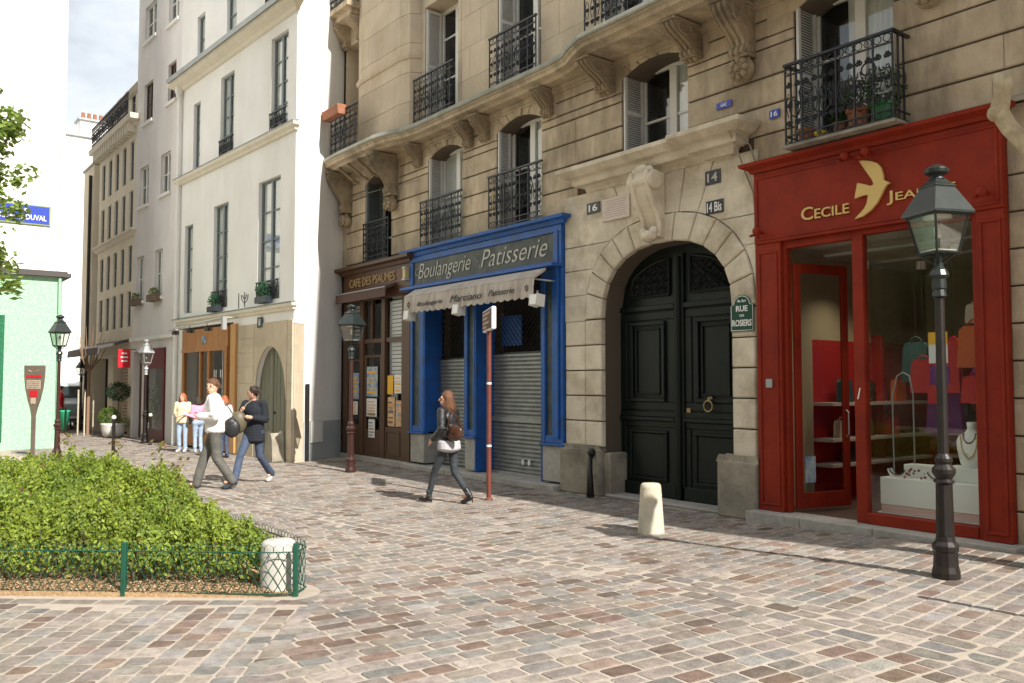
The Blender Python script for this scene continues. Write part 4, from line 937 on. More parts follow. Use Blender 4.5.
for i in range(22): q.box(-16.20,-15.52,.10+(i%2)*.004,.11+(i%2)*.004,1.75+.085*i-.0, 1.75+.085*i+.06)
for i in range(9): q.box(-17.95,-17.40,.10,.11,2.72+.09*i, 2.78+.09*i)
q.build('window_blind', M['shutter'], CS)
q = MB(); q.box(-18.25,-15.15,-.13,.02,-.02,.10); q.build('sill_step', M['granite'], CS, bevel=.008)
q = MB(); q.box(-16.95,-16.65,-.09,-.045,1.02,1.06); q.build('door_handle', M['brass'], CS)
o = thing('awning', 'small rolled dark brown awning below the bronze cafe lettering', 'awning')
q = MB(); q.add([(x,y,z) for x in (-18.05,-15.72) for y,z in ((-.07,3.86),(-.34,3.74),(-.35,3.54),(-.33,3.54),(-.32,3.70),(-.07,3.80))], [(0,6,7,1),(1,7,8,2),(2,8,9,3),(3,9,10,4),(4,10,11,5),(0,1,2,3,4,5),(11,10,9,8,7,6)]); q.build('canopy', M['awning_brown'], o)
q = MB(); q.tube([(-18.05,-.345,3.745),(-15.72,-.345,3.745)], .014, 6); q.build('front_bar', M['grey_metal'], o)
for i,(a,b,c,d,m,l,y) in enumerate(((-17.92,-17.50,1.35,1.95,'poster_b','blue and white poster in the left cafe window',-.012),(-17.85,-17.55,1.0,1.30,'poster_w','white notice below the blue poster in the left cafe window',-.012),(-17.05,-16.55,1.42,2.08,'poster_b','blue poster high on the cafe door',-.05),(-17.05,-16.58,.98,1.38,'poster_w','pale poster below the blue one on the cafe door',-.05),(-16.95,-16.66,.52,.92,'poster_w','small pale notice at the foot of the cafe door',-.052),
    (-16.18,-15.93,1.48,1.88,'poster_y','yellow poster in the right cafe window',-.012),(-15.88,-15.55,1.50,1.90,'poster_w','white poster beside the yellow one in the right cafe window',-.012),(-16.16,-15.86,.80,1.42,'poster_o','tall orange poster low in the right cafe window',-.012),(-15.82,-15.54,.80,1.35,'poster_o','brown printed card beside the tall orange poster',-.012))):
    q = MB(); q.box(a,b,y-.003,y,c,d); o = q.build('poster', M[m]); tag(o, l, 'poster', 'posters on the brown cafe front')
    q = MB()
    for k in range(5):
        zz = c+(d-c)*(.1+.17*k); q.box(a+.03,b-.03-R.uniform(0,.12),y-.005,y-.003,zz,zz+(d-c)*R.uniform(.03,.11))
    q.build('printed_area', M[R.choice(['poster_b','poster_y','slate_brown','poster_o'])], o)
o = thing('wall_lamp', 'small cream lantern box on the pillar between cafe and bakery', 'wall lamp', (-15.22,-.13,3.98))
q = MB(); q.box(-.05,.05,-.06,.06,-.10,.10); q.build('lamp_body', M['bead_gold'], o, bevel=.01)
q = MB(); q.box(-.06,.06,-.07,.07,.10,.14); q.box(-.06,.06,-.07,.07,-.14,-.10); q.build('cap', M['cream'], o)

# ------------------------------------------------------------------ plaques on the stone
def plaque(x0,x1,z0,z1,y,m,lab,s,tm='enamel_white',cat='number plate',name='number_plate',h=None,tx=None,frame_m=None):
    o = thing(name, lab, cat, ((x0+x1)/2, y, (z0+z1)/2)); w_, hh = x1-x0, z1-z0
    q = MB(); q.box(-w_/2,w_/2,-.012,.0,-hh/2,hh/2); q.build('plate', M[m], o, bevel=.003)
    if s: text('number' if 'number' in name else 'lettering', s, M[tm], o, -w_*(tx or .32), w_*(tx or .32), 0, -.016, h or hh*.62, ext=.002, bold=.012)
    return o
yp = -.034
plaque(-9.80,-9.50,4.36,4.53,yp,'sign_black','dark number plate reading 16 left of the keystone, beside the marble plaque','16')
plaque(-7.44,-7.18,4.38,4.57,yp,'sign_black','dark number plate reading 14 at upper right above the carriage door','14',tm='cream')
plaque(-7.43,-7.14,3.98,4.16,yp,'sign_black','dark number plate reading 14 Bis below the other plate','14 Bis',tx=.42,h=.13)
plaque(-7.25,-7.00,5.37,5.46,-.012,'sign_blue','tiny blue enamel plate reading GAZ above the portal cornice','GAZ',cat='gas sign',name='gas_sign',h=.045,tx=.2)
plaque(-6.42,-6.27,5.04,5.15,-.012,'sign_blue','tiny blue number plate reading 16 left of the balcony with pots','16')
o = thing('marble_plaque', 'pale pinkish marble memorial plaque left of the keystone', 'plaque', (-9.15,yp,4.36))
q = MB(); q.box(-.29,.29,-.02,0,-.17,.17); q.build('slab', M['plaque'], o, bevel=.003)
q = MB()
for k in range(8): wd = R.uniform(.16,.25); q.box(-wd,wd,-.0215,-.019,.13-.035*k-.008,.13-.035*k)
q.build('engraved_text', M['plaque_ink'], o)
o = thing('street_sign', 'green street sign with rounded top reading RUE DES ROSIERS right of the carriage door', 'street sign', (-6.84,-.06,2.62))
q = MB(); prf = [(-.18,-.24),(.18,-.24),(.18,.10),(.13,.12)]+[(.13*cos(a),.12+.11*sin(a)) for a in [pi*i/8 for i in range(1,8)]]+[(-.13,.12),(-.18,.10)]
q.prism(prf, -.014, 0); q.build('plate', M['sign_green'], o)
q = MB(); q.tube([(x*.93,-.016,z*.94) for x,z in prf+[prf[0]]], .005, 4); q.build('white_border', M['enamel_white'], o)
text('lettering','4e Arr',M['enamel_white'],o,-.07,.07,.155,-.017,.04,ext=.002,bold=.01); text('lettering','RUE',M['enamel_white'],o,-.09,.09,.055,-.017,.075,ext=.002,bold=.02); text('lettering','DES',M['enamel_white'],o,-.035,.035,-.035,-.017,.03,ext=.002,bold=.01); text('lettering','ROSIERS',M['enamel_white'],o,-.15,.15,-.13,-.017,.085,ext=.002,bold=.02)
# pots on the small balcony over the boutique
def pot(x,y,z,r,h,m,lab,plant=0,group='plant pots on the balcony over the boutique'):
    o = thing('plant_pot', lab, 'plant pot', (x,y,z), 0, group)
    q = MB(); q.lathe([(r*.7,0),(r*.95,h*.82),(r*1.08,h*.83),(r*1.08,h),(r*.9,h),(r*.85,h*.9)], n=14); q.build('pot', M[m], o, smooth=False)
    if plant: leaf_ball((0,0,h+plant*.6), plant, 420, .05, (.035,.08,.02), o, 'foliage', sq=(1,1,1.2))
def leaf_ball(c, r, n, s, col, parent, name, sq=(1,1,1), m=None, shell=.5, mbx=None):
    V=[];F=[];C=[]
    for i in range(n):
        d = Vector((R.gauss(0,1),R.gauss(0,1),R.gauss(0,1))).normalized()*r*(shell+(1-shell)*R.random()); p = Vector(c)+Vector((d.x*sq[0],d.y*sq[1],d.z*sq[2]))
        a = Vector((R.gauss(0,1),R.gauss(0,1),R.gauss(0,.6))).normalized(); b = a.cross(Vector((R.gauss(0,1),R.gauss(0,1),R.gauss(0,1)))).normalized(); e = a.cross(b); L_ = s*R.uniform(.6,1.3)
        o_ = len(V); V += [p-a*L_*.5, p+b*L_*.28+e*L_*.08, p+a*L_*.5, p-b*L_*.28+e*L_*.08]; F += [(o_,o_+1,o_+2),(o_,o_+2,o_+3)]
        f = R.uniform(.65,1.4); C += [(col[0]*f*R.uniform(.85,1.25),col[1]*f,col[2]*f,1)]*6
    me = bpy.data.meshes.new(name); me.from_pydata([tuple(v) for v in V], [], F); at = me.color_attributes.new('col','FLOAT_COLOR','CORNER'); at.data.foreach_set('color',[q_ for c_ in C for q_ in c_])
    me.materials.append(m or LEAF); o = bpy.data.objects.new(name, me); COL.objects.link(o); o.parent = parent; return o
LEAF = attr_mat('leaf', .5, 0, 8, .2, .35, trans=.45)
for a in ((-5.80,-.17,4.545,.10,.19,'terracotta','small terracotta pot at the left end of the balcony',0),(-5.60,-.18,4.545,.075,.11,'yellow_pot','small bright yellow pot second from left on the balcony',0),(-5.36,-.17,4.545,.085,.16,'terracotta','small plain terracotta pot right of the yellow pot',.12),
          (-5.12,-.17,4.545,.14,.26,'terracotta','large terracotta pot in the middle of the balcony',.22),(-4.84,-.17,4.545,.14,.25,'green_pot','large green pot at the right end of the balcony',.24)): pot(*a)
o = thing('flower_box', 'terracotta flower box hooked on the left balcony rail of the stone building', 'flower box', (-17.5,-.68,7.72))
q = MB(); q.prism([(-.10,0),(.10,0),(.13,.2),(-.13,.2)], -.40, .40, 'x'); q.build('box', M['terracotta'], o, bevel=.01); leaf_ball((-.1,0,.22), .12, 90, .05, (.25,.25,.04), o, 'foliage', sq=(2.2,.6,.6))

# ------------------------------------------------------------------ white building (local frame: x to the right, s = -x leftwards)
aw = radians(3.5)
W = thing('white_building', 'tall off-white rendered building with string courses, narrow blue-grey windows and pointed arch door', 'building', (-17.49,-1.60,0), aw)
WE = 7.10
wo = [(-1.87,-.72,3.62,6.42,.13),(-4.55,-3.62,3.62,6.28,.13),(-6.60,-6.0,3.62,6.05,.13),(-1.28,-.42,7.48,9.68,.13),(-4.23,-3.38,7.48,9.58,.13),(-6.1,-5.62,7.48,9.35,.32),
      (-3.95,-3.3,10.45,11.75,.13),(-5.95,-5.4,10.45,11.75,.13),(-1.6,-.7,10.45,12.2,.13),(-1.6,-.7,13.2,15,.13),(-3.95,-3.3,13.2,14.8,.13),(-5.95,-5.4,13.2,14.8,.13)]
shopo, dooro = (-6.62,-3.20,-.05,3.22,.4), (-1.92,-.26,-.05,2.62,.13)
q = MB(); wall_sheet(q, -WE, 0, -.05, 17, 0, wo+[shopo,dooro], .3)
# pointed arch head
h2 = .72; rr = 1.05
def parch(x):
    u = abs(x+1.09); return 1.25+1.30*max(0,1-(u/.832)**2.1)**.52
arch_fill(q, -1.92, -.26, parch, 2.62, 0, .13, 20)
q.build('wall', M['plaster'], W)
B_loc = Matrix.Rotation(-aw, 3, 'Z') @ (Vector((-18.44,.03,0))-Vector((-17.49,-1.60,0)))
q = MB(); q.add([(0,0,-.05),(B_loc.x,B_loc.y,-.05),(B_loc.x,B_loc.y,17),(0,0,17)], [(0,1,2,3)])
q.add([(B_loc.x,B_loc.y,12),(B_loc.x,8,12),(B_loc.x,8,17),(B_loc.x,B_loc.y,17)],[(0,1,2,3)])
q.add([(-WE,0,0),(-WE,8,0),(-WE,8,17),(-WE,0,17)],[(0,3,2,1)]); q.add([(-WE,0,17),(0,0,17),(B_loc.x,8,17),(-WE,8,17)],[(0,1,2,3)]); q.add([(-WE,8,0),(B_loc.x,8,0),(B_loc.x,8,17),(-WE,8,17)],[(0,1,2,3)])
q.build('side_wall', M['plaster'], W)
# ashlar base round the door
q = MB(); k = 0; z = 0
while z < 3.05:
    h = R.uniform(.30,.40); zz = min(z+h,3.1)
    for a,b in ((-2.86,-1.94),(-.24,.0)):
        if zz < 1.7 or a == -.24 or b==-1.94:
            n = 2 if b==-1.94 else 1
            for i in range(n):
                p, q_ = a+(b-a)*i/n, a+(b-a)*(i+1)/n; block(q, [(p+.002,z+.002),(q_-.002,z+.002),(q_-.002,zz-.002),(p+.002,zz-.002)], -.030, .0, .005)
    z = zz
n = 11
for i in range(n):                                          # arch stones, thin flat blocks over the door
    xa, xb = -1.92+1.66*i/n, -1.92+1.66*(i+1)/n
    za, zb_ = parch(xa), parch(xb); fx = lambda x: x
    block(q, [(xa,max(za,1.3)),(xb,max(zb_,1.3)),(fx(xb),3.1),(fx(xa),3.1)], -.030, .0, .004)
q.build('stone_base', M['stone_up'], W)
q = MB(); q.prism([(0.003,-1.60*0)]+[(0,0)],0,1) if 0 else None
d_ = Vector((B_loc.x,B_loc.y,0)).normalized(); n_ = Vector((d_.y,-d_.x,0))
if n_.x < 0: n_ = -n_
def sidebox(mb, t0, t1, z0, z1, o0, o1):
    P = [d_*t+n_*o for t,o in ((t0,o0),(t1,o0),(t1,o1),(t0,o1))]
    mb.prism([(p.x,p.y) for p in P], z0, z1, 'z')
q = MB(); sidebox(q, .002, .34, 0, 3.02, .001, .035); q.build('quoin_pier', M['stone_up'], W, bevel=.01)
q = MB(); sidebox(q, .36, 1.86, 0, .86, .001, .022); sidebox(q, .0,.0001,0,.01,0,.001); q.build('dado', M['dado'], W)
q = MB(); sidebox(q, .62, 1.06, .40, .88, .023, .05); q.build('utility_box', M['white_plastic'], W, bevel=.01)
q = MB(); P0 = d_*.45+n_*.06; q.tube([(P0.x,P0.y,0),(P0.x,P0.y,1.7)], .045, 8); q.build('downpipe', M['iron_dark'], W)
q = MB(); q.box(-2.0+.0,-.0,-.004,0,.0,.0001); 
for prof, m, nm in (([(0,3.30),(.05,3.32),(.06,3.36),(.10,3.40),(.11,3.46),(.0,3.50)],'buff','string_course'),([(0,7.24),(.06,7.26),(.07,7.30),(.13,7.36),(.14,7.43),(0,7.46)],'buff','string_course'),([(0,9.92),(.05,9.94),(.10,10.0),(.22,10.06),(.30,10.12),(.32,10.20),(0,10.21)],'buff','cornice')):
    q = MB(); cornice(q, -WE, 0, 0, prof); q.build(nm, M[m], W)
for z,pr_ in ((3.50,.115),(7.46,.145),(10.27,.38)):
    q = MB(); q.prism([(-pr_,z-(.035 if z<9 else .13)),(-pr_-.012,z-.01),(0,z+.02),(0,z-.0)][::-1], -WE-.1, pr_, 'x'); q.build('zinc_flashing', M['zinc'], W)
for i,o_ in enumerate(wo):
    window(W, o_[0], o_[1], o_[2], o_[3], .085, 'greyblue' if i not in (2,) else 'greyblue', leaves=2 if i in (0,1,3,4) else 1, bars=(.27,.5,.74) if i<6 else (.5,), curtain=(.02,.98), fw_=.05, deep=.3)
for i in (0,1,3,4,8):
    a,b,c,d,_ = wo[i]; railing(W, a+.02, b-.02, c+.02, .42 if i!=8 else .8, -.03)
q = MB(); q.tube([(-WE+.12,-.07,9.9),(-WE+.12,-.07,3.3),(-WE+.1,-.07,0)], .05, 8); q.lathe([(.05,0),(.12,.15),(.12,.3)], (-WE+.12,-.1,9.75), 8); q.build('downpipe', M['plaster'], W)
# arched door
q = MB(); pts = [(-1.92,.02),(-.26,.02)]+[(-.26-1.66*i/20, parch(-.26-1.66*i/20)) for i in range(21)]; q.prism(pts[::-1], .10, .16); ad = q.build('arched_door', M['door_olive'], W)
q = MB()
for i in range(8):
    x_ = -1.80+.2*i; q.box(x_,x_+.012,.094,.10,.1,parch(x_)-.05)
q.box(-1.155,-1.125,.085,.10,.05,2.5); q.box(-1.90,-.28,.085,.10,.05  ,.12); q.build('door_board', M['door_olive'], ad)
q = MB(); q.ball((-1.05,.075,1.05),.03,8,6); q.build('handle', M['iron_dark'], ad)
q = MB(); q.prism([(-.62,0),(-.28,0),(-.32,.50),(-.38,.62),(-.46,.64),(-.54,.56)], -.34, -.06); 
o = q.build('kerb_stone', M['stone_dark'], W, bevel=.05, seg=3)
o.parent = None; o.matrix_world = W.matrix_basis.copy(); tag(o, 'rounded worn guard stone leaning beside the pointed arch door', 'guard stone')
def wl(x,y,z=0): return Matrix.Translation((-17.49,-1.60,0)) @ Matrix.Rotation(aw,4,'Z') @ Vector((x,y,z))
# wooden shopfront in the white building
VS = thing('shopfront', 'varnished orange-brown wooden shopfront below the lamp bar of the white building', 'shopfront', (-17.49,-1.60,0), aw)
q = MB()
q.box(-6.55,-3.45,-.04,.08,2.62,3.14); q.box(-6.55,-3.45,-.06,.08,2.54,2.62); q.box(-6.55,-6.40,-.04,.08,.05,2.54); q.box(-5.3,-5.2,-.04,.08,.05,2.54); q.box(-4.75,-4.62,-.04,.08,.05,2.54); q.box(-3.6,-3.45,-.06,.08,.05,2.54)
q.box(-6.4,-5.3,-.03,.08,.05,.62); q.box(-4.62,-3.6,-.03,.08,.05,.62); q.box(-5.2,-4.75,-.02,.08,.05,.35); frame(-6.3,-5.4,.12,.56,-.03,.04,.015,q); frame(-4.55,-3.7,.12,.56,-.03,.04,.015,q)
q.build('frame', M['wood'], VS, bevel=.006)
q = MB(); q.box(-3.20,-2.90,-.08,.08,.02,3.16); q.build('corner_post', M['wood_pale'], VS, bevel=.01)
for a,b,c in ((-6.4,-5.3,.62),(-5.2,-4.75,.35),(-4.62,-3.6,.62)):
    q = MB(); q.box(a,b,.0,.006,c,2.54); q.build('pane', M['shopglass'], VS)
q = MB(); q.box(-6.6,-3.2,.9,.95,0,3.2); q.box(-6.6,-3.2,.08,.9,.0,.04); q.build('dark_room', M['winback'], VS)
q = MB(); q.prism([(-4.86,2.88),(-4.78,2.80),(-4.90,2.74),(-5.0,2.82),(-5.06,2.72),(-5.08,2.95),(-4.98,2.90),(-4.92,2.96)], -.06,-.038); q.build('painted_emblem', M['poster_b'], VS)
q = MB()
for x_ in (-4.35,-3.95): q.box(x_,x_+.03,-.012,-.002,1.86,2.05); q.box(x_+.12,x_+.15,-.012,-.002,1.86,2.05)
q.build('window_lettering', M['enamel_white'], VS)
o = thing('lamp_bar', 'long thin metal bar with small spotlights above the varnished wooden shopfront', 'lamp bar', (-17.49,-1.60,0), aw)
q = MB(); q.tube([(-6.7,-.35,3.16),(-2.95,-.35,3.30)], .018, 6); q.tube([(-2.95,-.35,3.30),(-2.9,-.02,3.3)], .016, 6); q.tube([(-6.6,-.35,3.165),(-6.6,0,3.2)], .016, 6); q.box(-2.98,-2.88,-.4,-.3,3.0,3.32); q.build('bar', M['grey_metal'], o)
for x_ in (-6.3,-5.2,-4.0):
    q = MB(); q.prism([(x_-.1,-.38),(x_+.14,-.38),(x_+.14,-.26),(x_-.1,-.26)], 3.02, 3.12, 'z'); q.tube([(x_,-.34,3.1),(x_,-.35,3.22)], .012, 5); q.build('spotlight', M['iron_dark'], o, bevel=.015)
o = thing('candelabra', 'thin black iron branched candelabra standing on the lamp bar', 'candelabra', wl(-2.22,-.15,3.50), aw)
q = MB(); q.tube([(0,0,0),(0,0,.36)], .012, 5)
for r_ in (.10,.19): q.torus((0,0,.30), r_, .011, 'y', 10, pi, 2*pi, 4)
q.tube([(-.34,0,0),(-.34,0,.36)], .012, 5)
q.build('branches', M['iron'], o)
o = thing('number_plate', 'small dark house number plate reading 8 on the white building right of the wooden shopfront', 'number plate', wl(-1.62,-.035,3.12), aw)
q = MB(); q.box(-.13,.13,-.01,0,-.12,.12); q.build('plate', M['sign_black'], o); text('number','8',M['enamel_white'],o,-.045,.045,0,-.014,.15,ext=.002)
for i,(x_,z_,l) in enumerate(((-1.30,3.66,'leafy green window plant on the right lower window of the white building'),(-4.15,3.64,'trailing green window plant on the middle lower window of the white building'))):
    p = wl(x_,-.12,z_); o = thing('window_plant', l, 'window plant', p, aw)
    q = MB(); q.box(-.28,.28,-.08,.08,-.12,.02); q.build('box', M['sign_black'], o); leaf_ball((0,0,.16), .26, 260, .06, (.04,.13,.06), o, 'foliage', sq=(1.2,.5,.9))
# ------------------------------------------------------------------ grey-beige building
ag = radians(3.0)
G0 = Vector((-24.60,-1.99,0))
Gb = thing('grey_building', 'narrow grey-beige rendered building with small windows and flower boxes, left of the white building', 'building', G0, ag)
def gl(x,y,z=0): return Matrix.Translation(G0) @ Matrix.Rotation(ag,4,'Z') @ Vector((x,y,z))
go = [(-3.85,-3.12,4.27,5.68  ,.12),(-2.12,-1.42,4.28,5.70  ,.12),(-3.75,-2.85,7.25,8.5  ,.12),(-1.75,-.88,7.3,8.52  ,.12),(-3.45,-2.6,9.85,11.1  ,.12),(-1.25,-.55,9.95,11.12  ,.12),(-3.5,-2.4,12.45,13.6  ,.12),(-1.3,-.4,12.3,13.6  ,.12)]
q = MB(); wall_sheet(q, -4.15, 0, -.05, 16, 0, go+[(-2.75,-.95,0,2.75,.3),(-4.0,-3.1,0,2.7,.3)], .22)
q.add([(0,0,0),(0,6,0),(0,6,16),(0,0,16)],[(0,1,2,3)]); q.add([(-4.15,0,0),(-4.15,6,0),(-4.15,6,16),(-4.15,0,16)],[(0,1,2,3)]); q.add([(-4.15,0,16),(0,0,16),(0,6,16),(-4.15,6,16)],[(0,1,2,3)]); q.add([(-4.15,6,0),(0,6,0),(0,6,16),(-4.15,6,16)],[(0,1,2,3)])
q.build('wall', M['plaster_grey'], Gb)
for i,o_ in enumerate(go):
    window(Gb,o_[0],o_[1],o_[2],o_[3],.085,'brown' if i in (4,5) else 'white_paint',leaves=2,bars=(.5,),curtain=(.4,.95) if i%3==1 else None,fw_=.04,deep=.2)
    q = MB(); q.box(o_[0]-.08,o_[1]+.08,-.07,.01,o_[2]-.09,o_[2]); q.build('sill', M['plaster'], Gb)
q = MB(); q.tube([(-.10,-.06,10.2),(-.08,-.06,0)], .045, 8); q.build('downpipe', M['plaster'], Gb)
q = MB(); q.box(-4.15,.05,-.1,0,3.02,3.12); q.build('string_course', M['plaster'], Gb)
for i,o_ in enumerate(go[:2]):
    p = gl((o_[0]+o_[1])/2,-.12,o_[2]+.02); o = thing('flower_box', ('leftmost' if i==0 else 'rightmost')+' planted flower box on the lower sills of the grey-beige building', 'flower box', p, ag)
    q = MB(); q.box(-.38,.38,-.1,.08,-.16,.04); q.build('box', M['bark'], o); leaf_ball((0,0,.12), .2, 120, .07, (.20,.24,.07), o, 'foliage', sq=(1.6,.6,.7))
VS2 = thing('shopfront', 'dark red shopfront with plants in the window at the foot of the grey-beige building', 'shopfront', G0, ag)
q = MB(); q.box(-2.75,-.95,-.05,.08,2.15,2.75); q.box(-2.75,-2.62,-.05,.08,0,2.15); q.box(-1.08,-.95,-.05,.08,0,2.15); q.box(-2.62,-1.08,-.03,.08,0,.35); q.build('frame', mat('dark_red_paint',(.10,.008,.01),.4), VS2, bevel=.005)
q = MB(); q.box(-2.62,-1.08,0,.006,.35,2.15); q.build('pane', M['shopglass'], VS2)
q = MB(); q.box(-2.7,-1,.28,.3,0,2.7); q.build('dark_room', M['winback'], VS2)
q = MB(); q.box(-4.0,-3.1,.2,.25,0,2.7); q.box(-3.6,-3.55,.15,.2,0,2.7); q.build('side_door', M['brown'], Gb)
o = thing('shop_plant', 'green climbing plant standing in the dark red shop window', 'plant', gl(-2.2,.12,.4), ag)
leaf_ball((0,0,.7), .5, 240, .09, (.06,.20,.02), o, 'foliage', sq=(.5,.2,1.2)); q = MB(); q.tube([(0,0,0),(0,0,.9)], .02, 5); q.build('stem', M['bark'], o)
o = thing('hanging_sign', 'bright red rectangular sign projecting from the far end of the grey-beige building', 'sign', gl(-3.7,-.36,2.48), ag); o.scale = (.8,.75,.8)
q = MB(); q.box(-.03,.03,-.24,.24,-.36,.36); q.build('panel', M['red_sign'], o, bevel=.01)
q = MB(); q.tube([(0,-.3,.36),(0,.5,.36)], .015, 6); q.build('bracket', M['iron'], o)
q = MB()
for k,(z,l_) in enumerate(((.20,.10),(.05,.14),(-.1,.12))): q.box(.031,.036,-l_,l_,z-.03,z+.03)
q.build('white_marks', M['enamel_white'], o)
# ------------------------------------------------------------------ ornate far building
O0 = Vector((-28.76,-2.16,0)); ao = radians(0.5)
Ob = thing('ornate_building', 'cream building with iron balcony and rows of small windows, farther along the street', 'building', O0, ao)
oo = [(-(.45+.98*i)-.5,-(.45+.98*i),z,z+h,.10) for i in range(5) for z,h in ((3.55,1.15),(5.0,1.2),(6.75,1.25),(8.35,1.3),(10.75,1.0))]
q = MB(); wall_sheet(q, -5.25, 0, -.05, 10.35, 0, [o_ for o_ in oo if o_[2]<10]+[(-5.6,-3.3,0,2.6,.4),(-2.6,-.6,0,2.6,.4)], .18)
q.add([(0,0,0),(0,6,0),(0,6,11.6),(0,0,11.6)],[(0,1,2,3)]); q.add([(-5.25,0,0),(-5.25,6,0),(-5.25,6,10.35),(-5.25,0,10.35)],[(0,1,2,3)]); q.add([(-5.25,6,0),(0,6,0),(0,6,11.6),(-5.25,6,11.6)],[(0,1,2,3)]); q.add([(-5.25,.25,11.6),(0,.25,11.6),(0,6,11.6),(-5.25,6,11.6)],[(0,1,2,3)])
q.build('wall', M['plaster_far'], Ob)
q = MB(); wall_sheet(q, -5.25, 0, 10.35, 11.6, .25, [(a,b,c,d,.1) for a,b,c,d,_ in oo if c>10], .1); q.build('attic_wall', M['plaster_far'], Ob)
for o_ in oo: window(Ob,o_[0],o_[1],o_[2],o_[3],.05+(.24 if o_[2]>10 else 0),'greyblue',leaves=1,bars=(.5,),fw_=.04,deep=.15)
q = MB(); cornice(q,-5.25,0,0,[(0,6.45),(.08,6.48),(.12,6.56),(.2,6.60),(.2,6.66),(0,6.68)]); q.build('string_course', M['buff'], Ob); q = MB(); cornice(q,-5.25,0,0,[(0,9.95),(.1,10.0),(.15,10.1),(.32,10.14),(.35,10.3),(0,10.36)]); q.build('cornice', M['buff'], Ob); q = MB(); cornice(q,-5.25,0,.25,[(0,11.45),(.1,11.5),(.2,11.6),(0,11.66)])
for i in range(16): q.box(-5.15+.325*i,-5.02+.325*i,-.28,0,9.82,10.12)
q.build('cornice', M['buff'], Ob)
for i in range(4): railing(Ob, -5.25+1.31*i, -5.25+1.31*(i+1)-.03, 10.34, .72, -.30)
for x_ in (-4.4,-1.2):
    q = MB(); q.prism([(x_-.25,.4),(x_+.25,.4),(x_+.25,1.0),(x_-.25,1.0)],11.6,12.1,'z'); 
    for k in range(3): q.lathe([(.07,0),(.06,.35)], (x_-.15+.15*k,.7,12.1), 8)
    q.build('chimney', M['terracotta'], Ob)
q = MB(); q.box(-5.6,-3.3,.35,.38,0,2.6); q.box(-2.6,-.6,.35,.38,0,2.6); q.build('dark_room', M['winback'], Ob)
q = MB()
for k in range(22): q.box(-2.5,-.7,.24-.0+.012*(k%2),.27,.1+.11*k,.1+.11*k+.09)
q.build('roller_shutter', M['tan'], Ob)
o = thing('awning', 'dark grey canopy over the shuttered shop of the far cream building', 'awning', O0, ao)
q = MB(); q.add([(x,y,z) for x in (-5.1,-.4) for y,z in ((0,3.15),(-.95,2.85),(-.97,2.62),(-.92,2.62),(-.9,2.8),(0,3.05))], [(0,6,7,1),(1,7,8,2),(2,8,9,3),(3,9,10,4),(4,10,11,5),(0,1,2,3,4,5),(11,10,9,8,7,6)]); q.build('canopy', M['coping'], o)
# the narrow beige house past it and the white house that closes the street
o = thing('beige_house', 'narrow plain beige house wall at the far end of the street', 'building')
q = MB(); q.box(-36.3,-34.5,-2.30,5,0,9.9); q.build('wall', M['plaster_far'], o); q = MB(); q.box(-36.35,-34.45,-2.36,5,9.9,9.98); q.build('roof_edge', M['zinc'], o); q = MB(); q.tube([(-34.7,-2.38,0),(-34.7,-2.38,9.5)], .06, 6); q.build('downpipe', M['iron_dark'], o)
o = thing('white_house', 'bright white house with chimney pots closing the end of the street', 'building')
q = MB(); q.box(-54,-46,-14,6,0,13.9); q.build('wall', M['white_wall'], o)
q = MB(); q.box(-46.9,-46.0+.05,-.75,.55,13.9,14.75); q.build('chimney', M['white_wall'], o)
q = MB(); q.box(-46.95,-45.85,-.85,.65,14.75,14.85); q.box(-46.1,-45.9,-14.1,6,13.9,14.0); q.build('capping', M['zinc'], o)
for k in range(5):
    q = MB(); q.lathe([(.10,0),(.08,.4)], (-46.4,-.55+.27*k,14.85), 8); q.build('chimney_pot', M['terracotta'], o)
q = MB(); q.lathe([(.13,0),(.12,.45)], (-46.4,.80-.15,14.85), 8); q.tube([(-46.3,-1.6,13.9),(-46.3,-1.6,14.4)], .05, 6); q.tube([(-46.3,-1.75,14.4),(-46.3,-1.45,14.4)], .04, 5); q.build('flue', M['iron_dark'], o)
# white wall building on the left, with the street sign
o = thing('white_gable', 'huge blank sunlit white wall filling the left side behind the mint kiosk', 'building')
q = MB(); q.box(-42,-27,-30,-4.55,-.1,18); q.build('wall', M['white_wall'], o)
q = MB(); q.tube([(-26.93,-4.62,0),(-26.93,-4.62,18)], .05, 8); q.build('downpipe', M['white_wall'], o)
o = thing('street_sign', 'blue street sign reading RUE FERDINAND DUVAL on the white wall behind the tree leaves', 'street sign', (-26.98,-5.72,6.44), pi/2)
q = MB(); q.box(-.85,.85,-.03,0,-.28,.28); q.build('border', mat('sign_border_green',(.25,.32  ,.12),.4), o); q = MB(); q.box(-.81,.81,-.036,-.029,-.245,.245); q.build('plate', M['sign_blue'], o)
text('lettering','RUE',M['enamel_white'],o,.02,.30,.11,-.040,.10,ext=.003,bold=.015); text('lettering','FERDINAND DUVAL',M['enamel_white'],o,-.72,.74,-.08,-.040,.15,ext=.003,bold=.015)
# mint kiosk
K = thing('kiosk', 'pale mint mosaic kiosk with dark flat coping at the left edge', 'kiosk')
q = MB(); q.box(-26.8,-25.3,-14,-4.80,-.05,4.54); q.build('wall', M['mint'], K)
q = MB(); q.box(-26.9,-25.15,-14.1,-4.62,4.54,4.64); q.box(-26.85,-25.2,-14.05,-4.7,4.64,4.69); q.build('coping', M['coping'], K)
q = MB(); q.box(-25.298,-25.27,-6.30,-6.12,.2,3.47); q.box(-25.298,-25.27,-9,-6.30,3.35,3.47); q.build('window_frame', M['mosaic_green'], K)
q = MB(); q.box(-25.298,-25.28,-9,-6.31,.3,3.35); q.build('window_panel', M['iron_dark'], K)
q = MB(); q.tube([(-25.22,-4.88,4.5),(-25.25,-4.86,.1)], .04, 6); q.build('downpipe', M['mint'], K)

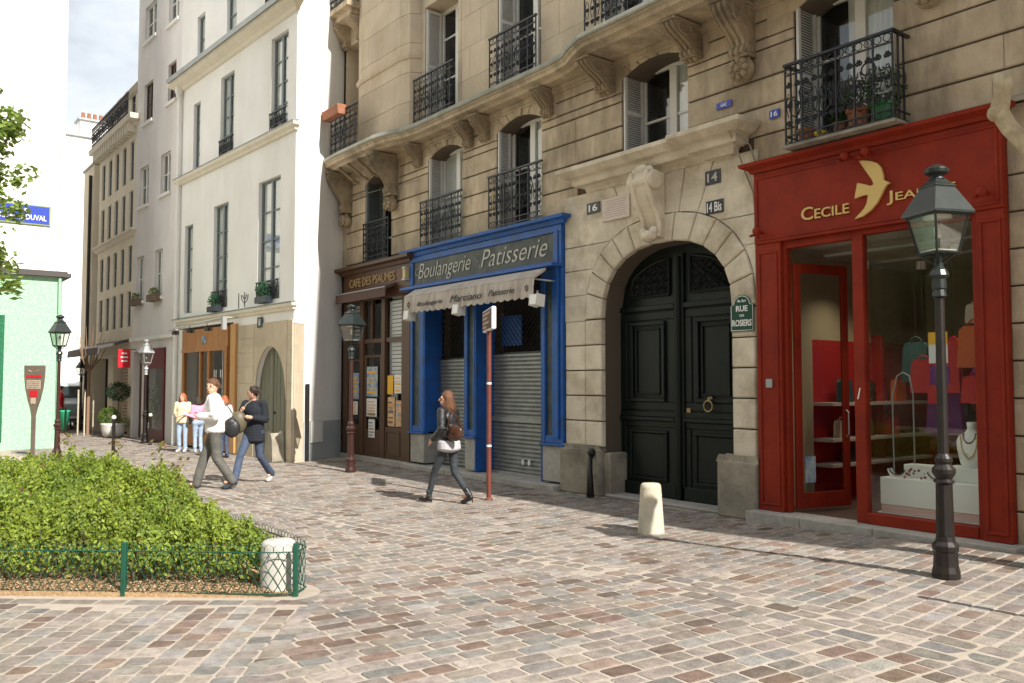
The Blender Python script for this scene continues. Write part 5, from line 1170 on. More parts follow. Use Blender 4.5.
# ------------------------------------------------------------------ street lamps
def lamp(x, y, H, lab, rot=.3, body='lamp_brown', head='lamp_green', s=1., ring=True, hw=1.):
    o = thing('street_lamp', lab, 'street lamp', (x,y,gz(x,y)), rot, 'lantern street lamps')
    hz = H-.69*s                                            # bottom of the lantern
    q = MB()
    rs = s; s = s*.74
    q.lathe([(.135*s,0),(.135*s,.05),(.12*s,.10),(.115*s,.26*s),(.125*s,.28*s),(.13*s,.33*s),(.095*s,.37*s),(.088*s,.42*s)], n=12)
    q.lathe([(.088*s,.42*s),(.080*s,.95*s)], n=8)
    q.lathe([(.080*s,.95*s),(.105*s,.97*s),(.075*s,1.0*s),(.112*s,1.06*s),(.112*s,1.10*s),(.07*s,1.15*s),(.085*s,1.18*s),(.085*s,1.21*s),(.052*s,1.26*s)], n=16)
    s = rs; q.lathe([(.040*s,.9*s),(.034*s,hz-.34*s)], n=12)
    q.build('post', M[body], o, smooth=False, bevel=.004)
    q = MB(); q.lathe([(.040*s,hz-.34*s),(.055*s,hz-.33*s),(.045*s,hz-.28*s),(.055*s,hz-.27*s),(.05*s,hz-.2*s),(.075*s,hz-.17*s),(.06*s,hz-.13*s),(.035*s,hz-.1*s),(.035*s,hz)], n=12)
    for k in range(4):
        a = pi/4+k*pi/2; q.tube([(0,0,hz-.1*s),(.09*s*cos(a),.09*s*sin(a),hz-.03*s),(.18*s*hw*cos(a),.18*s*hw*sin(a),hz+.0)], .010*s, 6)
    q.build('neck', M[head], o)
    q = MB(); b0, b1, g1 = .140*s*hw, .215*s*hw, hz+.29*s
    for k in range(4):
        a, b = pi/4+k*pi/2, pi/4+(k+1)*pi/2; r2 = 2**.5
        p0, p1 = (b0*r2*cos(a),b0*r2*sin(a),hz), (b1*r2*cos(a),b1*r2*sin(a),g1); p2, p3 = (b0*r2*cos(b),b0*r2*sin(b),hz), (b1*r2*cos(b),b1*r2*sin(b),g1)
        q.tube([p0,p1], .012*s, 4); q.tube([p0,p2], .012*s, 4); q.tube([p1,p3], .014*s, 4)
    q.build('lantern_frame', M[head], o)
    q = MB(); r2 = 2**.5
    rf = [(b1+.045*s*hw,g1),(b1+.045*s*hw,g1+.02*s),(.13*s*hw,g1+.21*s),(.14*s*hw,g1+.225*s),(.10*s*hw,g1+.25*s),(.06*s*hw,g1+.29*s)]
    q.lathe([(r*r2,z) for r,z in rf], n=4, rot=pi/4)
    q.lathe([(.06*s,g1+.28*s),(.045*s,g1+.31*s),(.085*s,g1+.33*s),(.09*s,g1+.36*s),(.05*s,g1+.385*s),(.02*s,g1+.40*s)], n=14); q.build('roof', M[head], o, bevel=.003)
    for k in range(4):
        a, b = pi/4+k*pi/2, pi/4+(k+1)*pi/2; e = .985
        q = MB(); q.add([(b0*e*r2*cos(a),b0*e*r2*sin(a),hz+.01),(b0*e*r2*cos(b),b0*e*r2*sin(b),hz+.01),(b1*e*r2*cos(b),b1*e*r2*sin(b),g1),(b1*e*r2*cos(a),b1*e*r2*sin(a),g1)],[(0,1,2,3)]); q.build('pane', M['lampglass'], o)
    q = MB(); q.lathe([(.015*s,0),(.025*s,.03),(.03*s,.08*s),(.01*s,.11*s)], (0,0,hz+.12*s), 12); q.lathe([(b0*1.3,0),(b0*1.3,.012)], (0,0,hz+.012), 4, pi/4); q.lathe([(.15*s*hw,g1-hz-.02*s),(.09*s*hw,g1-hz+.12*s),(.02*s,g1-hz+.13*s)], (0,0,hz), 12); q.build('bulb', M['frost'], o, smooth=True)
    return o
lamp(-3.47,-1.84,3.46,'tall lantern street lamp with dark brown post in front of the red boutique',rot=-.40,body='iron_dark',s=1.1,hw=.70)
lamp(-15.03,-1.45,3.26,'lantern street lamp with maroon post in front of the brown cafe',rot=.4,s=1.05,hw=.74)
lamp(-20.82,-5.58,3.22,'lantern street lamp with maroon post beside the mint kiosk',rot=.2,s=1.0,hw=.70)
lamp(-25.86,-2.50,2.98,'grey lantern street lamp in front of the dark red shop',rot=.2,body='iron_dark',head='grey_metal',hw=.65)
lamp(-34.44,-2.58,2.62,'farthest lantern street lamp, beside the parked van and green bin',rot=.3,s=.85,hw=.7)
# ------------------------------------------------------------------ sign post, bollards, posts
o = thing('sign_post', 'tall thin rust-red post with small brown sign framed in white, behind the walking woman', 'sign post', (-10.22,-1.63,0))
q = MB(); q.lathe([(.06,0),(.055,.02),(.036,.04),(.034,2.50)], n=12); q.build('post', M['red_post'], o)
q = MB(); q.lathe([(.037,0),(.037,.03)], (0,0,1.70), 12); q.lathe([(.037,0),(.037,.03)], (0,0,.78), 12); q.build('band', M['enamel_white'], o)
sgn = bpy.data.objects.new('sign_panel', None); COL.objects.link(sgn); sgn.parent = o; sgn.location = (0,0,2.655); sgn.rotation_euler.z = radians(-28.3)
q = MB(); q.box(-.52,.52,-.035,.035,-.165,.165); q.build('rim', M['enamel_white'], sgn, bevel=.02, seg=2)
q = MB(); q.box(-.49,.49,-.039,-.033,-.14,.14); q.build('face', M['sign_brown'], sgn)
q = MB()
for k,(z_,l_) in enumerate(((.09,.38),(.03,.26),(-.04,.34),(-.10,.2))): q.box(-.42,-.42+2*l_,-.042,-.038,z_-.015,z_+.012)
q.build('text_lines', M['tan'], sgn)
def bollard(x,y,H,r0,r1,m,lab):
    q = MB(); n=20; q.lathe([(r0,-.05),(r0,.0),(r0*.985,.03),(r1*1.02,H-.05),(r1*.96,H-.015),(r1*.8,H),(.001,H+.004)], (0,0,0), n)
    o = q.build('bollard', M[m], loc=(x,y,gz(x,y)), smooth=True); tag(o, lab, 'bollard'); return o
bollard(-6.88,-1.74,.56,.155,.118,'bollard','short tapered cream stone bollard in front of the carriage door')
bollard(-6.82,-6.24,.42,.148,.138,'bollard_white','squat pale stone bollard inside the corner of the green wire fence')
def post(x,y,H,lab,white=True):
    o = thing('steel_post', lab, 'bollard post', (x,y,gz(x,y)), 0, 'thin black posts along the street')
    q = MB(); q.lathe([(.05,0),(.045,.04),(.036,.06),(.036,H-.06),(.03,H-.05)], n=10); q.build('shaft', M['iron_dark'], o)
    q = MB(); q.ball((0,0,H-.02), .05, 12, 8); q.build('ball_top', M['enamel_white' if white else 'iron_dark'], o, smooth=True)
post(-20.60,-4.49,.97,'black post with white ball top just behind the hedge')
post(-35.3,-2.75,.95,'far black post with white ball top beside the green bin')
post(-24.9,-2.6,.85,'short black post near the dark red shop'); post(-2.11,-2.56,1.0,'black post just right of the boutique lamp',False)
# history sign shaped like an oar
o = thing('history_sign', 'oar-shaped bronze information sign with red bands in front of the mint kiosk', 'information sign', (-19.67,-6.21,0), radians(38))
pf = [(-.03,.0),(.03,0),(.035,1.05),(.07,1.20),(.14,1.38),(.20,1.60),(.235,1.85),(.24,2.07),(-.24,2.07),(-.235,1.85),(-.20,1.60),(-.14,1.38),(-.07,1.20),(-.035,1.05)]
q = MB(); q.prism(pf, -.02, .02); q.build('paddle', M['slate_brown'], o, bevel=.008)
for z0,z1,w_,m in ((1.83,1.88,.19,'bag_red'),(1.60,1.78,.17,'tan'),(1.44,1.57,.10,'bag_red'),(1.30,1.42,.06,'tan')):
    q = MB(); q.box(-w_,w_,-.026,-.02,z0,z1); q.build('printed_band', M[m], o)
q = MB()
for k in range(4):
    for j in range(9): q.box(-.15+.034*j,-.15+.034*j+R.uniform(.012,.028),-.029,-.026,1.615+.04*k,1.635+.04*k)
q.build('text_lines', M['slate_brown'], o)
q = MB(); q.tube([(-.13,-.024,1.98),(-.06,-.024,1.95)], .008, 4); q.tube([(.04,-.024,1.95),(.12,-.024,1.98)], .008, 4); q.build('text_lines', M['tan'], o)
# ------------------------------------------------------------------ pruned plane tree at the right edge
o = thing('plane_tree', 'pruned pale plane tree with one bare bent limb at the right edge', 'tree')
q = MB(); q.tube([(-2.78,-.80,0),(-2.80,-.78,1.2),(-2.86,-.76,2.4),(-2.95,-.75,3.3),(-3.10,-.75,3.75),(-3.32,-.76,4.05),(-3.40,-.77,4.22),(-3.36,-.76,4.42),(-3.37,-.76,4.56)], [.15,.12,.10,.09,.082,.075,.085,.075,.085], 12)
q.ball((-3.42,-.80,4.20), .075, 8, 6); q.tube([(-2.86,-.76,2.4),(-2.6,-.8,3.2),(-2.45,-.85,4.3)], [.09,.07,.06], 10)
q.build('trunk', M['bark_plane'], o, smooth=True)
# ------------------------------------------------------------------ hedge, bed, fence
bed = [(-6.70,-6.42),(-6.62,-6.25),(-6.76,-6.08),(-7.3,-6.08),(-12.6,-6.12),(-13.4,-6.8),(-13.8,-9.5),(-12.0,-11.5),(-10.9,-11.5)]
q = MB(); q.prism(bed, -.02, .035, 'z'); o = q.build('mulch_bed', M['mulch']); o['kind'] = 'structure'
H_ = thing('hedge', 'low bright green leafy hedge behind the green wire fence in the left foreground', 'hedge')
fl0, fdir = Vector((-6.72,-6.42)), Vector((-cos(radians(50)), -sin(radians(50)))); fn_ = Vector((-sin(radians(50)), cos(radians(50))))
def hbound(x,y):                                            # distance inside the bed, <0 outside
    p = Vector((x,y)); d1 = (p-fl0).dot(fn_)-.20; d2 = -6.16-y
    d3 = x+13.2; d4 = -6.78-x
    return min(d1,d2,d3,d4)
def hheight(x,y):
    d = hbound(x,y)
    if d < 0: return 0
    base = .71+.08*sin(x*1.3+y*.7)+.08*sin(x*2.7-y*2.1)+.06*sin(x*5.1+y*4.3)+.07*sin(x*9+y*2)*sin(y*8)-.12*sm((-9.5-y)/2)
    return base*(1-math.exp(-d*9))**.5*(.86+.14*min(1,d/.8))
V=[];F=[];C=[]; R2 = random.Random(3)
cnt = 0
while cnt < 115000:
    x, y = R2.uniform(-13.2,-6.8), R2.uniform(-11,-6.1)
    if y < -9.2+.06*(-x): continue
    d = hbound(x,y)
    if d < .02: continue
    dist = (Vector((x,y,0))-CAM).length
    h = hheight(x,y)
    clump = .5+.5*sin(x*9.1+3*sin(y*7.3))*sin(y*8.7+2*sin(x*6.1))
    u = R2.random()
    z = h*(1-.28*u*u)-(.10*(1-clump)) if R2.random() < .74 else h*R2.random()
    lump = sin(x*23+5*sin(y*11))*sin(y*21+4*sin(x*13)); z += .13*lump*min(1,d*4)
    if z < h*.55 and R2.random() < .35: continue
    if lump < -.15 and R2.random() < .8: continue
    if z < .10: z = .10+R2.random()*.1
    if d > .7 and z < h*.45: continue
    if R2.random() > 1.15-.07*dist+.25: continue
    top = z/max(h,.1)
    nrm = Vector((R2.gauss(0,1), R2.gauss(0,1), R2.uniform(-.3,1.2))).normalized()
    if d < .45: nrm = (nrm - Vector((fn_.x,fn_.y,0))*.5).normalized()
    a = nrm.orthogonal().normalized(); th = R2.random()*6.28; b = nrm.cross(a); e = a*cos(th)+b*sin(th); f_ = nrm.cross(e)
    L_ = R2.uniform(.010,.029); p = Vector((x,y,z+gz(x,y)))
    o_ = len(V); V += [p-e*L_, p+f_*L_*.55+nrm*L_*.15, p+e*L_, p-f_*L_*.55+nrm*L_*.15]; F += [(o_,o_+1,o_+2),(o_,o_+2,o_+3)]
    g_ = R2.uniform(.7,1.35); yel = R2.random()
    young = .5+.5*sin(x*3.1+y*5.3)*sin(y*2.3-x*1.7)
    c_ = (.15+.12*yel+.07*young, .235+.11*yel+.06*young, .04+.02*R2.random())
    if R2.random() < .008: c_ = (.20,.09,.04)
    C += [(c_[0]*g_, c_[1]*g_, c_[2]*g_, 1)]*6; cnt += 1
me = bpy.data.meshes.new('foliage'); me.from_pydata([tuple(v) for v in V], [], F); at = me.color_attributes.new('col','FLOAT_COLOR','CORNER'); at.data.foreach_set('color',[k for c_ in C for k in c_]); me.materials.append(LEAF)
o = bpy.data.objects.new('foliage', me); COL.objects.link(o); o.parent = H_
q = MB()
for i in range(520):
    x, y = R2.uniform(-13,-7.0), R2.uniform(-9.6,-6.2); d = hbound(x,y)
    if d < .05 or (d > .9 and R2.random()<.7): continue
    h = hheight(x,y)*R2.uniform(.7,1.12); a = R2.uniform(-.12,.12); b = R2.uniform(-.12,.12)
    q.tube([(x,y,.02),(x+a*.4,y+b*.4,h*.5),(x+a,y+b,h)], [.009,.006,.002], 4)
q.build('stem', M['bark'], H_, label='many thin brown hedge stems')
q = MB()                                                   # bark chips and dry leaves on the bed
for i in range(5200):
    tt = R2.random()*6.2; dd_ = R2.random()*.55 if i%3 else R2.random()*.12
    p = fl0+fdir*(tt-.1)+fn_*(dd_-.02); 
    if p.y < -11 or hbound(p.x,p.y) > .45: continue
    a = R2.random()*6.28; l = R2.uniform(.008,.026); w2 = l*R2.uniform(.3,.8); zc = .036+R2.random()*.012
    q.add([(p.x+l*cos(a),p.y+l*sin(a),zc),(p.x-w2*sin(a),p.y+w2*cos(a),zc+R2.uniform(0,.012)),(p.x-l*cos(a),p.y-l*sin(a),zc),(p.x+w2*sin(a),p.y-w2*cos(a),zc+R2.uniform(0,.012))],[(0,1,2,3)])
o = q.build('bark_chips', mat('bark_chip',(.22,.12,.055),.9,(.50,.36,.22),40,det=1)); tag(o,'loose bark chips and dry leaves under the hedge','ground litter'); o['kind'] = 'stuff'
# upright young shoots above the back edge
sp = MB(); 
V=[];F=[];C=[]
for x,y,h in ((-9.6,-6.45,1.10),(-10.5,-6.7,1.08),(-8.7,-6.5,.98),(-11.6,-7.0,1.1)):
    sp.tube([(x,y,.5),(x+.02,y,h)], .004, 4)
    for k in range(34):
        z = h-.45*R2.random()**1.5; n_ = Vector((R2.gauss(0,1),R2.gauss(0,1),.6)).normalized(); e = n_.orthogonal().normalized(); f_ = n_.cross(e); L_ = .03; p = Vector((x,y,z))+Vector((R2.gauss(0,.035),R2.gauss(0,.035),0)); o_=len(V)
        V += [p-e*L_,p+f_*L_*.5,p+e*L_,p-f_*L_*.5]; F += [(o_,o_+1,o_+2),(o_,o_+2,o_+3)]; C += [(.22,.20,.06,1) if k%3 else (.28,.13,.06,1)]*6
me = bpy.data.meshes.new('young_shoots'); me.from_pydata([tuple(v) for v in V], [], F); at = me.color_attributes.new('col','FLOAT_COLOR','CORNER'); at.data.foreach_set('color',[k for c_ in C for k in c_]); me.materials.append(LEAF)
o = bpy.data.objects.new('young_shoots', me); COL.objects.link(o); o.parent = H_
# fence
FN = thing('wire_fence', 'low dark green diamond wire fence round the hedge bed', 'fence')
fpath = [(-9.45,-9.68),(-8.42,-8.46),(-7.44,-7.29),(-6.66,-6.38),(-6.56,-6.20),(-6.72,-6.04),(-7.3,-6.02),(-9.2,-6.04),(-12.6,-6.08)]
FH = .41
seglen = [0]
for i in range(1,len(fpath)): seglen.append(seglen[-1]+(Vector(fpath[i])-Vector(fpath[i-1])).length)
def fp(t):
    t = max(0,min(seglen[-1]-1e-4,t))
    for i in range(1,len(fpath)):
        if t <= seglen[i]:
            k = (t-seglen[i-1])/(seglen[i]-seglen[i-1]); p = Vector(fpath[i-1]).lerp(Vector(fpath[i]),k); return p
q = MB()
for z_,r_ in ((.03,.008),(FH-.05,.005)): q.tube([(x,y,z_) for x,y in fpath], r_, 5)
q.build('rail_wire', M['fence_green'], FN)
q = MB(); st = .075; t = 0; Lf = seglen[-1]
while t < Lf:
    for sg in (1,-1):
        pts = []
        for k in range(7):
            u = k/6; tt = t+sg*u*.20
            p = fp(tt); off = .004*sg; pts.append((p.x+off*fn_.x, p.y+off*fn_.y, .03+(FH-.05-.03)*u))
        q.tube(pts, .0036, 3, cap=False)
    p = fp(t); p2 = fp(t+st*.5); p3 = fp(t+st)
    q.tube([(p.x,p.y,FH-.06),(p.x*.85+p2.x*.15,p.y*.85+p2.y*.15,FH-.01),(p2.x,p2.y,FH+.012),(p3.x,p3.y,FH-.01),(p3.x,p3.y,FH-.06)], .0025, 3, cap=False)
    t += st
q.build('diamond_mesh', M['fence_green'], FN)
for t_ in (1.25,seglen[2],seglen[4]):
    p = fp(t_); q = MB(); q.box(-.02,.02,-.02,.02,0,FH+.02); o = q.build('post', M['fence_green'], FN, bevel=.004, loc=(p.x,p.y,0), rotz=radians(50))
# ------------------------------------------------------------------ leafy tree at the left edge
T = thing('street_tree', 'leafy green tree whose branches reach in at the left edge before the white wall', 'tree', (-15.8,-9.44,0))
q = MB(); q.tube([(0,0,0),(.05,0,1.4),(0,.05,2.8),(.05,.1,4.4),(0,.1,6.9)], [.17,.14,.12,.09,.03], 10); q.build('trunk', M['bark'], T, smooth=True)
q = MB(); brs = []
for z,ax,L_,up in ((2.7,80,2.0,.1),(3.2,98,2.3,.1),(4.5,95,2.3,.2),(5.4,88,2.0,.4),(3.0,85,1.9,.25),(3.5,60,2.0,.4),(3.9,110,1.9,.5),(4.5,80,1.9,.6),(5.1,55,1.7,.6),(5.4,95,1.5,.7),(4.2,200,1.8,.5),(4.8,300,1.8,.6),(3.4,330,1.8,.4),(5.8,70,1.1,.8),(3.7,88,2.2,.3),(4.9,92,2.1,.35)):
    a = radians(ax); z += .55; pts = [Vector((0,.05,z))]
    for k in range(1,6): pts.append(Vector((cos(a)*L_*k/5+R.uniform(-.06,.06), .05+sin(a)*L_*k/5+R.uniform(-.06,.06), z+up*k/5+R.uniform(-.05,.05)-.03*k*k/5)))
    q.tube(pts, [.05,.04,.03,.022,.014,.006], 6); brs.append(pts)
q.build('branch', M['bark'], T, label='spreading limbs of the leafy tree')
V=[];F=[];C=[]
for pts in brs:
    for k in range(1,6):
        for c_i in range(9):
            cc = pts[k].lerp(pts[k-1],R.random())+Vector((R.gauss(0,.16),R.gauss(0,.16),R.gauss(.02,.15)))
            for m_ in range(46):
                p = cc+Vector((R.gauss(0,.10),R.gauss(0,.10),R.gauss(0,.08))); n_ = Vector((R.gauss(0,.7),R.gauss(0,.7),1)).normalized(); e = n_.orthogonal().normalized(); th = R.random()*6.28; e = e*cos(th)+n_.cross(e)*sin(th); f_ = n_.cross(e); L_ = R.uniform(.045,.078); o_ = len(V)
                V += [p-e*L_,p+f_*L_*.6,p+e*L_,p-f_*L_*.6]; F += [(o_,o_+1,o_+2),(o_,o_+2,o_+3)]; g_ = R.uniform(.7,1.3); C += [(.24*g_,.33*g_,.075*g_,1)]*6
me = bpy.data.meshes.new('crown'); me.from_pydata([tuple(v) for v in V], [], F); at = me.color_attributes.new('col','FLOAT_COLOR','CORNER'); at.data.foreach_set('color',[k for c_ in C for k in c_]); me.materials.append(LEAF)
o = bpy.data.objects.new('crown', me); COL.objects.link(o); o.parent = T
# ------------------------------------------------------------------ far street clutter
o = thing('planter', 'big round grey-white pot holding a clipped box ball and a small standard tree', 'planter', (-29.2,-2.60,0)); o.scale = (.72,.72,.78)
q = MB(); q.lathe([(.30,0),(.42,.08),(.50,.30),(.52,.50),(.54,.56),(.48,.58),(.44,.54)], n=20); q.build('pot', M['ceramic'], o, smooth=True)
leaf_ball((-.15,-.15,.80), .46, 2600, .06, (.13,.22,.04), o, 'box_ball', shell=.75); leaf_ball((.35,.35,.60), .28, 300, .06, (.13,.24,.05), o, 'side_foliage')
q = MB(); q.tube([(.15,.15,.5),(.15,.15,1.6)], .03, 6); q.build('trunk', M['bark'], o); leaf_ball((.15,.15,1.85), .55, 1800, .07, (.03,.07,.035), o, 'crown', shell=.6, sq=(1,1,.75))
o = thing('young_tree', 'bare young street tree tied to pale stakes near the planter', 'tree', (-31.0,-3.0,0))
q = MB(); q.tube([(0,0,0),(0,0,2.1)], .05, 8); q.build('trunk', M['stake'], o)
q = MB()
for k in range(12): a = k*2*pi/12; r_ = R.uniform(.3,.65); q.tube([(0,0,2.0+.03*k%.3),(.5*r_*cos(a),.5*r_*sin(a),2.5),(r_*cos(a),r_*sin(a),3.2+R.uniform(0,.5))], [.025,.015,.006], 5)
q.build('branch', M['bag_brown'] if 0 else M['stake'], o)
q = MB()
for dx,dy in ((.25,-.15),(-.2,.2),(-.1,-.28)): q.tube([(dx,dy,0),(dx,dy,1.5)], .025, 6)
q.build('stake', M['bollard'], o)
o = thing('litter_bin', 'bright green street litter bin beside the far lamp', 'bin', (-32.6,-3.42,0))
q = MB(); q.lathe([(.10,.12),(.17,.72),(.19,.74),(.19,.78),(.14,.78)], n=14); q.build('bucket', M['bin_green'], o, smooth=True); q = MB(); q.tube([(.2,0,0),(.2,0,.9)], .03, 6); q.build('post', M['iron_dark'], o)
# parked van seen from the front
Vn = thing('parked_van', 'pale blue-grey van parked at the far end of the street', 'van', (-37.0,-2.75,0), 0)
q = MB(); side_ = [(1.9,.25),(1.95,.6),(1.85,.95),(1.25,1.12),(.75,1.62),(.4,1.72),(-1.9,1.72),(-2.05,1.5),(-2.1,.3)]
q.prism([(x,z) for x,z in side_][::-1], -.82, .82); q.build('body', M['van'], Vn, bevel=.07, seg=3)
q = MB(); q.obox((1.02,0,1.37),(.012,.68,.28),(.74,0,.67),(0,1,0),(-.67,0,.74)); q.build('windscreen', M['van_glass'], Vn)
for s_ in (-1,1):
    q = MB(); q.box(-.2,.75,s_*.823-.004,s_*.823+.004,1.12,1.52); q.build('side_window', M['van_glass'], Vn)
    q = MB(); q.box(1.86,1.93,s_*.62-.12,s_*.62+.12,.68,.82); q.build('headlight', M['enamel_white'], Vn, bevel=.02)
    for x_ in (1.25,-1.35):
        q = MB(); q.lathe([(.30,-.09),(.31,-.05),(.31,.05),(.30,.09)], n=18); wq = q.build('wheel', M['tyre'], Vn); wq.rotation_euler.x = pi/2; wq.location = (x_,s_*.76,.31)
q = MB(); q.box(1.93,1.97,-.6,.6,.34,.5); q.build('bumper', M['tyre'], Vn, bevel=.02); q = MB(); q.box(1.97,1.98,-.26,.26,.40,.50); q.build('licence_plate', M['enamel_white'], Vn)

# ------------------------------------------------------------------ people
def limb(mb, a, b, r0, r1, n=10):
    a, b = Vector(a), Vector(b); d = (b-a); L_ = d.length; m = 7
    pts = [a+d*(i/m) for i in range(m+1)]; rr = [r0+(r1-r0)*i/m for i in range(m+1)]
    mb.tube(pts, rr, n); mb.ball(a, r0, n, 8); mb.ball(b, r1, n, 8)
def remesh(o, vox, smooth=4):
    r = o.modifiers.new('r','REMESH'); r.mode = 'VOXEL'; r.voxel_size = vox; r.use_smooth_shade = True
    s_ = o.modifiers.new('s','SMOOTH'); s_.iterations = smooth; s_.factor = .5
def person(lab, loc, head_deg, H, pose, wear, extra=None, vox=.013):
    """pose joints in local metres for a 1.70 m figure: x forward, y left, z up"""
    k = H/1.70
    P = thing('person', lab, 'person', (loc[0],loc[1],gz(*loc[:2])), radians(head_deg)); P.scale = (k,k,k)
    J = {n_: Vector(v) for n_,v in pose.items()}
    pel, che, nek, hed = J['pelvis'], J['chest'], J['neck'], J['head']
    turn = radians(pose_turn.get(lab,0))
    b = MB(); f = Vector((cos(turn), sin(turn), 0)); lft = Vector((-f.y, f.x, 0))
    def hp(x,y,z): return tuple(hed+f*x+lft*y+Vector((0,0,z)))
    # head, face, neck
    b.ball(hed, (.088,.076,.112), 16, 12)
    b.ball(hp(.028,0,-.055), (.060,.055,.060), 12, 8); b.ball(hp(.055,0,-.092), (.026,.024,.022), 8, 6)
    limb(b, hp(.088,0,.012), hp(.108,0,-.022), .010, .015, 8)                 # nose
    b.ball(hp(.088,0,-.058), (.012,.024,.009), 8, 6)                          # lips
    for s_ in (-1,1):
        b.ball(hp(.072,s_*.034,.022), (.016,.020,.010), 8, 6); b.ball(hp(-.005,s_*.078,-.01), (.020,.010,.032), 8, 6)
    limb(b, nek+Vector((0,0,-.05)), hed+Vector((-.01,0,-.06)), .056, .050)
    # torso core and legs under the clothes
    limb(b, pel, che, .10, .11); 
    for s_ in 'lr':
        hip, kn, an, sh, el, wr = (J[q_+s_] for q_ in ('hip_','knee_','ankle_','sh_','el_','wr_'))
        limb(b, hip, kn, .070, .046); limb(b, kn, an, .046, .034); limb(b, an, an+Vector((.10,0,-.04)), .034, .028)
        limb(b, che+(sh-che)*.6, sh, .05, .045); limb(b, sh, el, .042, .034); limb(b, el, wr, .033, .024)
        d = (wr-el).normalized(); sd = d.cross(Vector((1,0,0))); sd = sd.normalized() if sd.length>.2 else Vector((0,1,0)); pn = d.cross(sd)
        pm = wr+d*.05; limb(b, wr, pm, .024, .030); b.ball(pm, (.032,.032,.036), 8, 6)
        for j,(o_,ln) in enumerate(((-.024,.062),(-.008,.074),(.008,.070),(.024,.054))):
            p0 = pm+sd*o_+d*.02; p1 = p0+d*ln*.55+pn*.006; p2 = p1+d*ln*.35+pn*.026; limb(b,p0,p1,.0105,.0095,6); limb(b,p1,p2,.0095,.008,6)
        t0 = wr+d*.02+pn*.018; t1 = t0+sd*-.030+d*.030+pn*.012; limb(b,t0,t1,.012,.010,6); limb(b,t1,t1+d*.028,.010,.009,6)
    bo = b.build('body', M['skin'], P, smooth=True); remesh(bo, .010, 2)
    # eyes and brows
    e = MB()
    for s_ in (-1,1): e.ball(hp(.084,s_*.032,.010), (.008,.013,.006), 8, 6); e.ball(hp(.088,s_*.033,.033), (.006,.018,.004), 8, 5)
    e.build('eye', M['hair_dark'], P)
    # hair
    h = MB(); hm = wear['hair'][0]; hl = wear['hair'][1]
    h.ball(hp(-.018,0,.030), (.096,.090,.104), 14, 10)
    h.ball(hp(-.03,0,.06), (.085,.080,.075), 12, 8)
    if hl:
        for i in range(9):
            a = pi*.42+pi*1.16*i/8; x_, y_ = .062*cos(a)-.022, .078*sin(a)
            limb(h, hp(x_,y_,.02), hp(x_*1.25-.02,y_*1.2,-hl*(.8+.2*abs(cos(a)))), .036, .024)
    else:
        for i in range(16): a = R.uniform(.9,5.4); h.ball(hp(.075*cos(a)-.02,.075*sin(a),R.uniform(-.01,.11)), R.uniform(.018,.030), 6, 5)
    # open the face side
    ho = h.build('hair', M[hm], P, smooth=True); remesh(ho, .010, 1)
    q = MB()                                                # loose strands over the mass
    for i in range(150 if hl else 90):
        a = R.uniform(pi*.36,pi*1.64); zz = R.uniform(.02,.125); rr = math.sqrt(max(.0004,1-(zz-.03)**2/.0115)); x_, y_ = .098*cos(a)*rr-.016, .093*sin(a)*rr
        ln = (hl+.06)*R.uniform(.8,1.15) if hl else R.uniform(.03,.07); fl_ = R.uniform(1.0,1.35)
        q.tube([hp(x_*.9,y_*.9,zz),hp(x_*1.04,y_*1.04,zz-ln*.35),hp(x_*fl_-.01,y_*fl_,zz-ln)+() if 0 else hp(x_*fl_-.01,y_*fl_,zz-ln)], [.006,.007,.003], 4)
    q.build('hair_strands', M[hm], P)
    cut = MB(); cut.ball(hp(.115,0,-.045), (.075,.085,.108), 12, 10)
    # trousers
    t = MB(); tm = wear['legs']; limb(t, J['hip_l'], J['hip_r'], .108, .108); t.ball(pel+Vector((-.02,0,-.01)), (.125,.155,.12), 14, 10)
    for s_ in 'lr':
        hip, kn, an = J['hip_'+s_], J['knee_'+s_], J['ankle_'+s_]
        lw = wear.get('leg_w',(.094,.062,.056)); limb(t, hip, kn, lw[0], lw[1]); limb(t, kn, an+Vector((0,0,-.015)), lw[1], lw[2])
        for i in range(4): c_ = kn.lerp(hip,R.uniform(-.3,.4)) if i<2 else an.lerp(kn,R.uniform(.0,.3)); t.ball(c_+Vector((R.uniform(-.03,.03),R.uniform(-.03,.03),0)), (lw[1]*.9,lw[1]*.9,.02), 8, 5)
    to = t.build('trousers', M[tm], P, smooth=True); remesh(to, vox, 2)
    # upper garments
    for gi, g_ in enumerate(wear['top']):
        m, hem, th, sl, name = g_
        q = MB(); r_ = th
        low = name == 'blouse'
        if not low: q.ball(che+Vector((0,0,.03)), (.115+r_,.165+r_,.17), 16, 10); q.ball(che+Vector((0,0,-.10)), (.108+r_,.145+r_,.16), 16, 10); limb(q, J['sh_l']+Vector((0,0,-.01)), J['sh_r']+Vector((0,0,-.01)), .058+r_*.6, .058+r_*.6); limb(q, nek+Vector((0,0,-.07)), nek+Vector((-.01,0,-.03)), .075+r_, .058+r_*.4)
        # q.ball(che+Vector((0,0,-.10)), (.108+r_,.145+r_,.16), 16, 10)
        base = pel+Vector((0,0,hem)); n_ = 10
        for i in range(8 if low else 0, n_+1):
            c_ = che.lerp(base, i/n_) if hem<.1 else che.lerp(base,i/n_); fl_ = wear.get('flare',0)*(i/n_)*(1 if gi==0 else .5)
            q.ball(c_, (.108+r_+fl_,.138+r_+fl_+.012*max(0,min(1,(pel.z+.15-c_.z)/.2)),.075), 16, 8)
